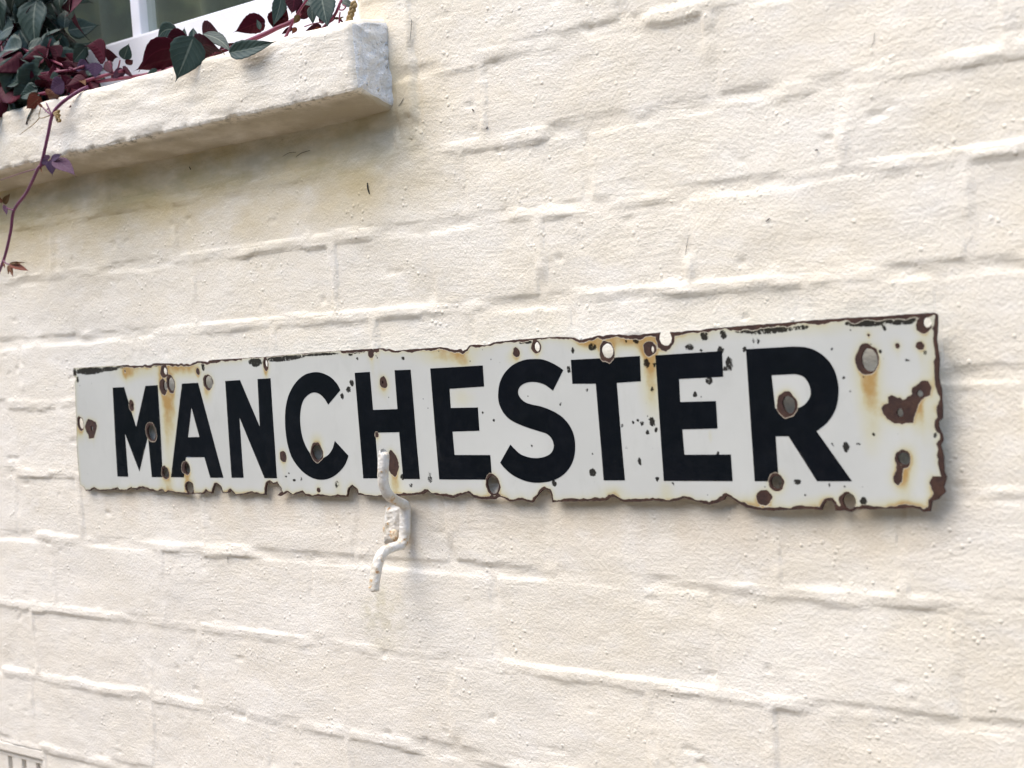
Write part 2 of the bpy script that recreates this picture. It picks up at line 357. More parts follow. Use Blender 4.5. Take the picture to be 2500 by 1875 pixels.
wall = thing('brick_wall', 'cream painted brick wall with lumpy mortar joints behind the sign', 'wall', (0, 0, 0))
STEP = 2.3
nb = 0
for i, (a, c, b, t) in enumerate(CELLS):
    x0, x1, z0, z1 = a + 1.0, c - 1.0, b + 1.0, t - 1.0
    nx = max(4, int((x1 - x0) / STEP)); nz = max(4, int((z1 - z0) / STEP))
    X, Zg = np.meshgrid(np.linspace(x0, x1, nx + 1), np.linspace(z0, z1, nz + 1))
    d, vt = brick_d(i, X, Zg)
    H = surf(i, X, Zg, d, vt) - 0.55 * sstep(0.8, -2.0, d)
    V = np.stack([X, -H, Zg + Z * 1000], -1).reshape(-1, 3) / 1000
    k = np.arange((nx + 1) * nz).reshape(nz, nx + 1)[:, :-1].ravel()
    Fq = np.stack([k, k + 1, k + nx + 2, k + nx + 1], -1).tolist()
    # sides go back into the bed
    ring = list(range(nx + 1)) + [r * (nx + 1) + nx for r in range(1, nz + 1)] + [nz * (nx + 1) + q for q in range(nx - 1, -1, -1)] + [r * (nx + 1) for r in range(nz - 1, 0, -1)]
    n0 = len(V); back = V[ring].copy(); back[:, 1] = 0.03
    V = np.concatenate([V, back]); L = len(ring)
    Fq += [(ring[(q + 1) % L], ring[q], n0 + q, n0 + (q + 1) % L) for q in range(L)]
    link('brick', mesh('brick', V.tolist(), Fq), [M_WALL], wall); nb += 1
# mortar bed, one continuous uneven ribbon network
xs = np.arange(-1150, 815.1, 2.4); zs = np.arange(-710, 583.1, 2.4)
X, Zg = np.meshgrid(xs, zs); D = np.full(X.shape, -20.0); I = np.zeros(X.shape, int); VT = np.zeros(X.shape)
for i, (a, c, b, t) in enumerate(CELLS):
    j0, j1 = np.searchsorted(xs, [a, c]); k0, k1 = np.searchsorted(zs, [b, t])
    sl_ = (slice(k0, k1), slice(j0, j1)); d, vt = brick_d(i, X[sl_], Zg[sl_])
    up_ = d > D[sl_]; D[sl_] = np.where(up_, d, D[sl_]); I[sl_] = np.where(up_, i, I[sl_]); VT[sl_] = np.where(up_, vt, VT[sl_])
H = np.zeros(X.shape)
for i in range(len(CELLS)):
    mk = I == i
    if mk.any(): H[mk] = surf(i, X[mk], Zg[mk], D[mk], VT[mk])
H = np.where(D < -19, lumps(X, Zg) + joint_level(X, Zg), H) - 0.3 * sstep(0.0, 3.0, D)
keepv = D < 4.5
inwin = (X < -147) & (Zg > 262); keepv &= ~inwin
inair = (X > -997) & (X < -776) & (Zg < -466) & (Zg > -542); keepv &= ~inair
nr, nc = X.shape
q = keepv[:-1, :-1] & keepv[1:, :-1] & keepv[:-1, 1:] & keepv[1:, 1:]
ids = np.arange(nr * nc).reshape(nr, nc)
Fq = np.stack([ids[:-1, :-1][q], ids[:-1, 1:][q], ids[1:, 1:][q], ids[1:, :-1][q]], -1)
used = np.unique(Fq); remap = np.full(nr * nc, -1); remap[used] = np.arange(len(used))
V = np.stack([X, -H, Zg + Z * 1000], -1).reshape(-1, 3)[used] / 1000
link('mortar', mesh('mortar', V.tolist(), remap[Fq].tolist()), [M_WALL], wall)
# rest of the wall: thick slabs round the window opening, set just behind the brick faces
def slab(bm, x0, x1, y0, y1, z0, z1):
    r = bmesh.ops.create_cube(bm, size=1.0)
    for v in r['verts']:
        v.co = Vector(((x0 + x1) / 2 + v.co.x * (x1 - x0), (y0 + y1) / 2 + v.co.y * (y1 - y0), (z0 + z1) / 2 + v.co.z * (z1 - z0)))
def bm_link(name, bm, mats, parent=None, bev=0.0, smooth=False):
    if bev: bmesh.ops.bevel(bm, geom=list(bm.edges), offset=bev, segments=2, affect='EDGES', profile=0.6)
    me = bpy.data.meshes.new(name); bm.to_mesh(me); bm.free()
    return link(name, me, mats, parent, smooth)
bm = bmesh.new()
slab(bm, -0.145, 3.0, 0.012, 0.23, 0, 3.2); slab(bm, -1.55, -0.1451, 0.012, 0.23, 0, Z + 0.262)
slab(bm, -3.5, -1.5501, 0.012, 0.23, 0, 3.2); slab(bm, -1.55, -0.1451, 0.012, 0.23, Z + 1.2, 3.2)
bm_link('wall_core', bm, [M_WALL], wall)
# bits of grit, cracks and twigs caught in the paint
def tube(pts, rad, sides=6):
    pts = [Vector(p) for p in pts]; n = len(pts); V = []; Fc = []
    rad = rad if hasattr(rad, '__len__') else [rad] * n
    prev = None
    for i, p in enumerate(pts):
        tdir = (pts[min(i + 1, n - 1)] - pts[max(i - 1, 0)]).normalized()
        ref = prev if prev is not None else (Vector((0, 1, 0)) if abs(tdir.y) < 0.9 else Vector((1, 0, 0)))
        s = (ref - tdir * ref.dot(tdir)).normalized(); b2 = tdir.cross(s); prev = s
        for k in range(sides):
            a = 2 * math.pi * k / sides; V.append(p + (s * math.cos(a) + b2 * math.sin(a)) * rad[i])
    for i in range(n - 1):
        for k in range(sides):
            Fc.append((i * sides + k, i * sides + (k + 1) % sides, (i + 1) * sides + (k + 1) % sides, (i + 1) * sides + k))
    Fc.append(tuple(range(sides - 1, -1, -1))); Fc.append(tuple((n - 1) * sides + k for k in range(sides)))
    return V, Fc
def smooth_pts(pts, sub=6, closed=False):
    P_ = [Vector(p) for p in pts]; n = len(P_); out_ = []
    rngi = range(n) if closed else range(n - 1)
    for i in rngi:
        if closed: a, b, c, d = P_[(i - 1) % n], P_[i], P_[(i + 1) % n], P_[(i + 2) % n]
        else: a, b, c, d = P_[max(i - 1, 0)], P_[i], P_[i + 1], P_[min(i + 2, n - 1)]
        for k in range(sub):
            t = k / sub
            out_.append(0.5 * ((2 * b) + (c - a) * t + (2 * a - 5 * b + 4 * c - d) * t * t + (3 * b - a - 3 * c + d) * t ** 3))
    if not closed: out_.append(P_[-1])
    return out_
for pts, r in [(((897, 446), (898, 460), (902, 474)), 0.0011), (((722, 384), (735, 374), (757, 367)), 0.0005), (((690, 382), (706, 373), (722, 372)), 0.0004),
               (((1005, 45), (1004, 70), (1001, 100)), 0.0004), (((985, 240), (980, 250), (973, 259)), 0.0004), (((1680, 580), (1676, 605), (1673, 622)), 0.0004),
               (((1869, 541), (1874, 537), (1879, 533)), 0.0007), (((1990, 368), (1993, 366), (1997, 366)), 0.0009), (((1187, 315), (1189, 312), (1190, 309)), 0.0007),
               (((1153, 266), (1155, 269), (1155, 272)), 0.0009), (((462, 407), (464, 411), (466, 414)), 0.0008), (((2135, 80), (2133, 100), (2125, 117)), 0.0003),
               (((556, 1345), (556, 1360), (557, 1375)), 0.0004)]:
    def off(p): 
        q = P(*p); x, z = np.array([q.x * 1000]), np.array([(q.z - Z) * 1000]); return float(lumps(x, z)[0]) / 1000 + 0.0006
    pp = smooth_pts([P(p[0], p[1], off(p)) for p in pts], 4); n = len(pp)
    v, f = tube(pp, [0.6 * r * (0.35 + 0.65 * math.sin(math.pi * (0.12 + 0.76 * k / (n - 1)))) for k in range(n)], 5)
    link('dirt_mark', mesh('dirt_mark', v, f), [M_TWIG_SHADE], wall)

# ------------------------------------------------------------------ air brick
ab = thing('air_brick', 'pierced air brick with dark slots at the foot of the wall', 'air brick', (-0.886, 0, Z - 0.542))
def abm(name, bm, mats, bev=0.0): 
    o = bm_link(name, bm, mats, ab, bev); o.matrix_parent_inverse = Matrix.Translation((0.886, 0, -(Z - 0.542))); return o
x0, x1, z0, z1 = -0.997, -0.778, Z - 0.541, Z - 0.478
cols = 7; rows = 1
bars = []; wx = (x1 - x0) / cols; wz = (z1 - z0) / rows
bm = bmesh.new()
for r in range(rows + 1): slab(bm, x0, x1, 0.004, 0.014, max(z0, z0 + r * wz - 0.006), min(z1, z0 + r * wz + 0.006))
for c in range(cols + 1):
    for r in range(rows): slab(bm, max(x0, x0 + c * wx - 0.0105), min(x1, x0 + c * wx + 0.0105), 0.0045, 0.0135, z0 + r * wz + 0.0062, z0 + (r + 1) * wz - 0.0062)
abm('pierced_face', bm, [M_WALL])
bm = bmesh.new(); slab(bm, x0 - 0.004, x1 + 0.004, 0.0, 0.05, z1 + 0.0005, Z - 0.466)
abm('lintel_fillet', bm, [M_WALL], 0.002)
bm = bmesh.new(); slab(bm, x0 - 0.004, x1 + 0.004, 0.0165, 0.0185, z0 - 0.004, z1 + 0.004); abm('duct_shade_sheet', bm, [M_TWIG_SHADE])  # near-black sheet stands in for the unlit depth of the duct

# ------------------------------------------------------------------ window sill
sx0, sx1 = -1.53, -0.113
prof = [(-0.075, 0.186), (-0.03, 0.186), (0.0, 0.188), (0.02, 0.194), (0.036, 0.2005), (0.0445, 0.2022), (0.0465, 0.2045), (0.0470, 0.209), (0.0475, 0.230), (0.0475, 0.250), (0.0470, 0.2585), (0.0452, 0.2622), (0.040, 0.2640), (0.02, 0.2665), (-0.02, 0.271), (-0.075, 0.276)]
pr = [p for p in smooth_pts([Vector((a, b, 0)) for a, b in prof], 7)]
nl = int((sx1 - sx0) / 0.0030)
PX = np.array([p.x for p in pr]); PZ = np.array([p.y for p in pr]); npf = len(pr)
TX = np.gradient(PX); TZ = np.gradient(PZ); LN = np.hypot(TX, TZ); NX, NZ = TZ / LN, -TX / LN     # outward: +off is towards viewer
arc = np.concatenate([[0], np.cumsum(np.hypot(np.diff(PX), np.diff(PZ)))]) * 1000
verts = []; faces = []
cxo, czo = -0.01, 0.232
lens = list(np.linspace(sx0, sx1 - 0.006, nl)) + [sx1 - 0.0045, sx1 - 0.003, sx1 - 0.0018, sx1 - 0.0008, sx1]
shrink = [0] * nl + [0.0002, 0.0007, 0.0014, 0.0024, 0.0040]
for xx, sh in zip(lens, shrink):
    xm = xx * 1000
    dsp = 1.1 * (fbm(np.full(npf, xm / 30.0), arc / 8.0, 61, 4) - 0.5) * 2 + 1.1 * (fbm(np.full(npf, xm / 120.0), arc / 50.0, 65, 2) - 0.5) * 2
    edge = np.exp(-((PZ - 0.203) / 0.004) ** 2) * (PX > 0.03)
    dsp = dsp - edge * 2.4 * sstep(0.45, 0.7, fbm(np.full(npf, xm / 14.0), arc * 0, 67, 3))
    o_ = PX + NX * (dsp / 1000 - sh); z_ = PZ + NZ * (dsp / 1000 - sh)
    verts += [(xx, -a, Z + b) for a, b in zip(o_, z_)]
NLn = len(lens)
for r in range(NLn - 1):
    for k in range(npf - 1):
        a = r * npf + k; faces.append((a, a + npf, a + npf + 1, a + 1))
# chiselled end: concentric rings pulled to the middle, pitted
base = (NLn - 1) * npf; prev = list(range(base, base + npf)); nend0 = len(faces)
ringp = [Vector(verts[k]) for k in prev]; cen = Vector((sx1, -0.003, Z + 0.2335))
for s in [0.97, 0.93, 0.88, 0.82, 0.76, 0.70, 0.63, 0.56, 0.48, 0.40, 0.30, 0.20, 0.10, 0.02]:
    cur = []
    for p in ringp:
        q = cen + (p - cen) * s; a_, b_ = np.array([q.y * 1000]), np.array([(q.z - Z) * 1000])
        pit = float(fbm(a_ / 7.0, b_ / 7.0, 71, 3)[0] - 0.5) * 7.0 * min(1, (1 - s) * 12)
        cur.append(len(verts)); verts.append((sx1 + 0.001 + pit / 1000, q.y, q.z))
    for k in range(npf - 1): faces.append((prev[k], cur[k], cur[k + 1], prev[k + 1]))
    prev = cur
me = mesh('window_sill', verts, faces)
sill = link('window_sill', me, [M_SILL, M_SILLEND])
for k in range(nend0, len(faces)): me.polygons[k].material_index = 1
tag(sill, 'thick cream painted stone window sill with a whitish rough end', 'window sill')

# ------------------------------------------------------------------ window
win = thing('window', 'white framed window with dark glass above the sill', 'window', (-0.85, 0.09, Z + 0.274))
def wpart(name, boxes, mat, bev=0.003, parent=None):
    bm = bmesh.new()
    for bx in boxes: slab(bm, *bx)
    o = bm_link(name, bm, [mat], parent or win, bev)
    o.matrix_parent_inverse = Matrix.Translation((0.85, -0.09, -(Z + 0.274))); return o
zb = Z + 0.2735
wpart('bottom_rail', [(-1.55, -0.146, 0.056, 0.104, zb - 0.004, Z + 0.337)], M_FRAME)
wpart('top_rail', [(-1.55, -0.146, 0.056, 0.104, Z + 1.14, Z + 1.2)], M_FRAME)
wpart('stile', [(-0.196, -0.146, 0.0565, 0.1035, Z + 0.3375, Z + 1.1395)], M_FRAME)
wpart('stile', [(-1.55, -1.50, 0.0565, 0.1035, Z + 0.3375, Z + 1.1395)], M_FRAME)
wpart('mullion', [(-0.905, -0.835, 0.0545, 0.1035, Z + 0.3375, Z + 1.1395)], M_FRAME)
for gx in (-0.572, -1.19): wpart('glazing_bar', [(gx - 0.008, gx + 0.008, 0.069, 0.092, Z + 0.3375, Z + 1.1395)], M_FRAME, 0.002)
wpart('glazing_bar', [(-0.834, -0.5825, 0.061, 0.099, Z + 0.70, Z + 0.72)], M_FRAME, 0.002)
wpart('glazing_bar', [(-0.5615, -0.1965, 0.061, 0.099, Z + 0.70, Z + 0.72)], M_FRAME, 0.002)
for a, b in ((-1.4995, -1.2005), (-1.1795, -0.9055), (-0.8345, -0.5825), (-0.5615, -0.1965)):
    wpart('pane', [(a, b, 0.078, 0.082, Z + 0.3375, Z + 1.1395)], M_GLASS, 0)
bm = bmesh.new()
slab(bm, -2.6, 1.2, 3.0, 3.05, 0, 3.2); slab(bm, -2.65, -2.6, 0.232, 3.0, 0, 3.2); slab(bm, 1.2, 1.25, 0.232, 3.0, 0, 3.2)
slab(bm, -2.6, 1.2, 0.232, 3.0, 3.2, 3.25); slab(bm, -2.6, 1.2, 0.232, 3.0, 0.0, 0.05)
o = bm_link('room_interior', bm, [M_ROOM]); o['kind'] = 'structure'

cx_ = np.linspace(-1.5, -0.17, 180); cz_ = np.linspace(Z + 0.20, Z + 1.16, 24); CX, CZ = np.meshgrid(cx_, cz_)
CY = 0.20 + 0.018 * np.sin(CX * 62 + 2 * fbm(CX * 3, CZ * 2, 41, 2) * 4) + 0.03 * fbm(CX * 6, CZ * 3, 43, 3)
V = np.stack([CX, CY, CZ], -1).reshape(-1, 3); nr, nc = CX.shape; ids = np.arange(nr * nc).reshape(nr, nc); q = np.stack([ids[:-1, :-1], ids[:-1, 1:], ids[1:, 1:], ids[1:, :-1]], -1).reshape(-1, 4)
m = N('olive_reflection_cloth'); g = m.geo()
M_CLOTH = m.fin(m.mix(m.ramp(m.noise(g, 9.0, 3), 0.42, 0.62), (0.22, 0.23, 0.20), (0.40, 0.40, 0.27)), 0.9)  # added cloth, its olive mottling stands in for soft reflections in the glass
cur = link('curtain', mesh('curtain', V.tolist(), q.tolist()), [M_CLOTH]); tag(cur, 'dim olive grey curtain added behind the glass in place of reflections', 'curtain')
md = cur.modifiers.new('thick', 'SOLIDIFY'); md.thickness = 0.002

# ------------------------------------------------------------------ enamel sign
C3, C4, C5, C6 = (150, 840, .24864), (650, 840, .27125), (1180, 780, .30136), (1750, 740, .32556)
SOFF = 0.012
def S2(c, x, y):
    q = P(c[0] + c[2] * x, c[1] + c[2] * y, SOFF)
    q = P(c[0] + c[2] * x, c[1] + c[2] * y, (7.6 + 5.4 * (q.x * 1000 + 641) / 1020 + 2.2 * ((q.z - Z) * 1000 + 84) / 66) / 1000)   # the plate leans
    return (q.x * 1000, (q.z - Z) * 1000)
def S2l(c, pts): return [S2(c, *p) for p in pts]
outline = (S2l(C3, [(115, 235), (330, 222), (540, 212), (640, 205), (660, 215), (700, 210), (740, 215), (800, 212), (820, 200), (832, 210), (880, 205), (905, 187), (1000, 190), (1060, 190), (1120, 195), (1145, 206), (1170, 190), (1200, 206), (1225, 192), (1255, 207), (1290, 185), (1330, 170), (1400, 170), (1430, 180), (1450, 160), (1550, 152), (1700, 145), (1900, 130), (1980, 128)])
    + S2l(C4, [(200, 95), (350, 84), (500, 70), (700, 58), (900, 45), (945, 44), (952, 62), (962, 62), (966, 42), (1045, 38), (1070, 50), (1100, 45), (1150, 60), (1300, 48), (1450, 38), (1560, 28), (1620, 38), (1680, 55), (1740, 45), (1760, 64), (1800, 45), (1830, 10), (1900, 5), (1960, 12)])
    + S2l(C5, [(30, 205), (80, 185), (250, 165), (460, 148), (620, 140), (730, 148), (770, 166), (830, 155), (900, 140), (930, 130), (970, 138), (1000, 125), (1100, 122), (1160, 130), (1220, 122), (1270, 128), (1300, 118), (1428, 106), (1420, 128), (1418, 160), (1432, 192), (1460, 213), (1500, 211), (1522, 185), (1528, 150), (1520, 125), (1512, 104), (1600, 100), (1650, 90), (1750, 90), (1800, 75)])
    + S2l(C6, [(0, 187), (200, 170), (400, 155), (700, 130), (1000, 110), (1300, 95), (1550, 75), (1620, 72), (1648, 82),
        (1654, 110), (1650, 200), (1645, 280), (1667, 430), (1660, 560), (1682, 640), (1690, 780), (1690, 862), (1662, 892), (1662, 930), (1690, 985), (1694, 1030), (1676, 1065), (1700, 1160), (1702, 1260), (1720, 1302), (1702, 1380), (1712, 1415), (1662, 1470), (1612, 1490), (1602, 1560), (1560, 1567), (1520, 1545), (1480, 1535), (1400, 1541), (1250, 1540), (1150, 1547), (1045, 1545), (1010, 1566), (960, 1556), (890, 1555), (885, 1512), (862, 1480), (820, 1482), (797, 1512), (786, 1551), (700, 1540), (600, 1546), (420, 1556), (280, 1546), (220, 1530), (160, 1500), (110, 1460), (70, 1446), (52, 1476)])
    + S2l(C5, [(1880, 1490), (1830, 1502), (1750, 1480), (1680, 1460), (1620, 1446), (1560, 1471), (1480, 1476), (1380, 1465), (1280, 1476), (1130, 1476), (1085, 1450), (1050, 1436), (1020, 1441), (985, 1471), (800, 1470), (600, 1476), (560, 1482), (553, 1420), (540, 1386), (500, 1372), (462, 1396), (422, 1450), (400, 1481), (360, 1475), (320, 1460), (220, 1476), (180, 1450), (130, 1436)])
    + S2l(C4, [(2060, 1396), (1950, 1396), (1870, 1380), (1832, 1345), (1810, 1336), (1770, 1350), (1680, 1386), (1620, 1375), (1540, 1361), (1490, 1350), (1450, 1327), (1400, 1350), (1340, 1358), (1250, 1366), (1170, 1366), (1100, 1371), (950, 1371), (830, 1356), (812, 1310), (777, 1279), (746, 1300), (731, 1376), (600, 1370), (400, 1371), (360, 1362), (330, 1333), (280, 1346), (240, 1356), (190, 1331)])
    + S2l(C3, [(2150, 1492), (2120, 1482), (2163, 1448), (2160, 1412), (2120, 1368), (2082, 1373), (2050, 1348), (2016, 1367), (2003, 1420), (2004, 1482), (1960, 1475), (1900, 1470), (1870, 1455), (1800, 1476), (1710, 1486), (1690, 1460), (1660, 1436), (1640, 1461), (1580, 1461), (1562, 1402), (1530, 1372), (1502, 1381), (1487, 1430), (1478, 1466), (1440, 1455), (1420, 1441), (1395, 1471), (1330, 1466), (1250, 1478), (1180, 1468), (1050, 1446), (1020, 1463), (990, 1431), (940, 1446), (870, 1440), (840, 1421), (780, 1411), (740, 1431), (692, 1416), (685, 1406), (650, 1433), (570, 1441), (550, 1409), (520, 1431), (400, 1441), (360, 1440), (320, 1416), (280, 1441), (240, 1441), (215, 1401), (185, 1386),
        (180, 1370), (165, 1200), (150, 1000), (148, 800), (140, 600), (135, 450), (130, 372), (148, 340), (117, 310), (112, 262)]))
def roughen(poly, step=1.1, amp=0.35, seed=5):
    o_ = []
    n = len(poly)
    for i in range(n):
        a = np.array(poly[i]); b = np.array(poly[(i + 1) % n]); L = np.hypot(*(b - a)); k = max(1, int(L / step))
        nrm = np.array([-(b - a)[1], (b - a)[0]]) / max(L, 1e-6)
        for q in range(k):
            p = a + (b - a) * q / k
            jt = amp * 2 * (float(fbm(np.array([p[0] / 2.6]), np.array([p[1] / 2.6]), seed, 2)[0]) - 0.5)
            o_.append(tuple(p + nrm * jt))
    return o_
outline = roughen(outline)
def pip(px, py, poly):
    poly = np.asarray(poly); inside = np.zeros(px.shape, bool)
    x0, y0 = poly.min(0); x1, y1 = poly.max(0); cand = (px >= x0) & (px <= x1) & (py >= y0) & (py <= y1)
    cx, cy = px[cand], py[cand]; r = np.zeros(cx.shape, bool); j = len(poly) - 1
    for i in range(len(poly)):
        xi, yi = poly[i]; xj, yj = poly[j]
        if yi != yj: r ^= ((yi > cy) != (yj > cy)) & (cx < (xj - xi) * (cy - yi) / (yj - yi) + xi)
        j = i
    inside[cand] = r; return inside
def ell(c, x, y, rx, ry, n=28, seed=0, amp=0.10):
    """an uneven oval measured on the plate"""
    cx, cy = S2(c, x, y); ex = S2(c, x + rx, y); ey = S2(c, x, y - ry); a_, b_ = abs(ex[0] - cx), abs(ey[1] - cy)
    pts = []
    for k in range(n):
        t = 2 * math.pi * k / n
        rr = 1 + amp * 2 * (float(fbm(np.array([math.cos(t) * 1.3 + seed * 3.1 + x * .01]), np.array([math.sin(t) * 1.3 + y * .01]), 33 + seed, 2)[0]) - 0.5)
        pts.append((cx + a_ * rr * math.cos(t), cy + b_ * rr * math.sin(t)))
    return pts
# (crop, hole centre and radii or None, chip centre and radii)
marks = [
 (C3, (1016, 266, 22, 38), (1010, 266, 40, 58)), (C3, (1018, 415, 20, 50), (1003, 420, 38, 78)), (C3, (1076, 393, 32, 66), (1072, 398, 40, 94)),
 (C3, (1445, 375, 40, 65), (1440, 375, 50, 82)), (C3, (2005, 190, 17, 38), (2003, 196, 26, 68)), (C3, None, (1340, 270, 18, 35)), (C3, None, (625, 265, 9, 20)),
 (C3, (695, 602, 8, 22), (688, 600, 27, 58)), (C3, (193, 780, 25, 55), (187, 780, 33, 72)), (C3, (300, 830, 12, 26), None), (C3, (886, 868, 40, 80), (883, 868, 50, 93)),
 (C3, (1024, 1262, 28, 52), (1021, 1262, 36, 66)), (C3, (1236, 1222, 26, 54), (1226, 1220, 42, 70)), (C3, (1260, 1410, 36, 56), (1258, 1410, 44, 66)), (C3, None, (2178, 1103, 33, 58)),
 (C3, (140, 290, 9, 16), None),
 (C4, (1050, 345, 7, 16), (1057, 345, 32, 55)), (C4, (460, 973, 46, 73), (458, 973, 55, 88)), (C4, None, (995, 820, 17, 27)), (C4, None, (1140, 1075, 46, 120)), (C4, None, (475, 1315, 15, 20)),
 (C4, (2043, 1265, 53, 82), (2043, 1265, 62, 95)), (C4, None, (945, 95, 24, 30)), (C4, None, (995, 55, 28, 22)),
 (C5, None, (265, 265, 28, 38)), (C5, (432, 222, 25, 38), (427, 222, 38, 60)), (C5, (1003, 255, 50, 62), (1003, 264, 62, 86)), (C5, (1369, 243, 15, 28), (1352, 238, 52, 60)),
 (C6, (1142, 425, 62, 88), (1127, 425, 84, 113)), (C6, (1575, 147, 33, 38), (1550, 163, 55, 64)), (C6, None, (1525, 320, 30, 32)), (C6, None, (1353, 322, 18, 20)),
 (C6, (1521, 680, 24, 24), None), (C6, (1373, 822, 26, 32), None), (C6, (543, 762, 48, 68), (533, 762, 74, 92)), (C6, (1402, 1165, 46, 47), (1398, 1165, 62, 66)),
 (C6, (448, 1345, 42, 50), (445, 1345, 58, 68)), (C6, None, (358, 1462, 56, 62)), (C6, (995, 1485, 50, 60), (985, 1488, 64, 76)), (C6, None, (1137, 240, 9, 9)),
]
chip_polys = [S2l(C6, [(1235, 790), (1250, 760), (1285, 750), (1285, 705), (1310, 692), (1350, 705), (1375, 705), (1395, 725), (1420, 720), (1440, 700), (1462, 695), (1465, 640), (1500, 610), (1540, 580), (1590, 590), (1615, 635), (1600, 690), (1560, 710), (1520, 740), (1505, 790), (1490, 830), (1475, 900), (1400, 905), (1330, 905), (1280, 870), (1245, 830)]),
  S2l(C6, [(1350, 1210), (1405, 1215), (1392, 1290), (1388, 1340), (1360, 1365), (1330, 1340), (1330, 1300), (1345, 1260)]),
  S2l(C6, [(1600, 1345), (1622, 1300), (1700, 1298), (1740, 1300), (1740, 1430), (1660, 1480), (1610, 1490), (1600, 1470), (1635, 1430), (1612, 1390)]),
  S2l(C3, [(232, 815), (245, 760), (270, 735), (300, 745), (318, 755), (340, 765), (352, 810), (340, 850), (330, 900), (318, 928), (272, 928), (265, 890), (245, 860)]),
  S2l(C5, [(1398, 105), (1404, 160), (1420, 220), (1450, 255), (1480, 262), (1515, 240), (1535, 195), (1540, 150), (1535, 95)])]
holes = []
for k, (c, hcl, chp) in enumerate(marks):
    if hcl: holes.append(ell(c, *hcl, n=26, seed=k))
    if chp: chip_polys.append(ell(c, *chp, n=30, seed=k + 100, amp=0.17))
# letters of the sign
def sm2(pts, c, sub=5): return [tuple(v[:2]) for v in smooth_pts([Vector((*S2(c, *p), 0)) for p in pts], sub)]
def arcpoly(c, *runs):
    o_ = []
    for kind, pts in runs: o_ += sm2(pts, c) if kind == 's' else S2l(c, pts)
    return o_
E2 = [(1395, 290), (1935, 255), (1945, 463), (1588, 482), (1597, 668), (1887, 660), (1900, 882), (1615, 890), (1632, 1095), (2007, 1093), (2021, 1309), (1463, 1307)]
letters = [
 ('M', S2l(C3, [(503, 428), (615, 422), (735, 815), (826, 410), (947, 403), (997, 1306), (890, 1306), (850, 905), (768, 1252), (627, 880), (657, 1302), (551, 1300)]), []),
 ('A', S2l(C3, [(1185, 388), (1343, 380), (1592, 1312), (1463, 1312), (1405, 1110), (1222, 1112), (1205, 1308), (1078, 1306)]), [S2l(C3, [(1278, 622), (1355, 912), (1242, 915)])]),
 ('N', S2l(C3, [(1608, 362), (1752, 353), (1950, 812), (1924, 343), (2053, 335), (2120, 1316), (1997, 1316), (1750, 720), (1790, 1312), (1672, 1312)]), []),
 ('C', arcpoly(C4, ('s', [(668, 415), (640, 360), (590, 305), (530, 270), (470, 253), (410, 256), (350, 275), (290, 320), (240, 385), (200, 470), (178, 570), (172, 680), (178, 790), (195, 900), (230, 1010), (280, 1090), (340, 1155), (410, 1200), (480, 1220), (550, 1215), (610, 1190), (670, 1140), (715, 1080), (743, 1005)]),
      ('s', [(620, 870), (602, 935), (572, 985), (535, 1015), (490, 1030), (440, 1020), (400, 985), (360, 920), (330, 840), (313, 750), (308, 660), (315, 580), (335, 510), (370, 465), (410, 440), (450, 437), (490, 455), (525, 490), (560, 545)])), []),
 ('H', S2l(C4, [(797, 258), (935, 250), (962, 592), (1182, 585), (1157, 235), (1300, 230), (1380, 1215), (1230, 1215), (1197, 793), (983, 797), (1012, 1208), (875, 1208)]), []),
 ('E', S2l(C4, [(1475, 220), (1948, 192), (1960, 382), (1648, 403), (1660, 575), (1905, 570), (1920, 780), (1677, 788), (1695, 998), (2018, 998), (2036, 1220), (1555, 1218)]), []),
 ('S', arcpoly(C5, ('s', [(648, 410), (600, 375), (530, 340), (470, 322), (400, 320), (330, 328), (260, 355), (200, 400), (155, 460), (128, 530), (120, 610), (128, 680), (160, 750), (210, 805), (280, 845), (370, 880), (450, 905), (510, 925), (550, 960), (570, 1010), (565, 1055), (540, 1090), (495, 1112), (440, 1122), (380, 1118), (310, 1095), (260, 1055), (220, 1012)]),
      ('s', [(138, 1160), (180, 1210), (240, 1260), (320, 1300), (400, 1320), (480, 1320), (560, 1305), (640, 1265), (700, 1200), (735, 1120), (745, 1030), (735, 940), (700, 860), (640, 790), (560, 740), (470, 705), (400, 690), (340, 670), (300, 635), (282, 595), (290, 555), (320, 525), (370, 508), (430, 508), (490, 525), (530, 550), (565, 577)])), []),
 ('T', S2l(C5, [(710, 327), (1270, 295), (1278, 500), (1082, 513), (1147, 1303), (975, 1303), (912, 520), (722, 520)]), []),
 ('E', S2l(C5, E2), []),
 ('R', arcpoly(C6, ('l', [(220, 345)]), ('s', [(570, 325), (650, 328), (720, 345), (790, 385), (850, 445), (890, 520), (912, 610), (913, 690), (900, 770), (870, 840), (820, 905), (750, 960)]), ('l', [(1015, 1335), (752, 1335), (540, 998), (443, 998), (465, 1335), (285, 1335)])),
      [arcpoly(C6, ('l', [(413, 540)]), ('s', [(590, 532), (650, 550), (690, 600), (706, 660), (698, 710), (660, 760), (610, 785), (530, 792)]), ('l', [(440, 790)]))]),
]
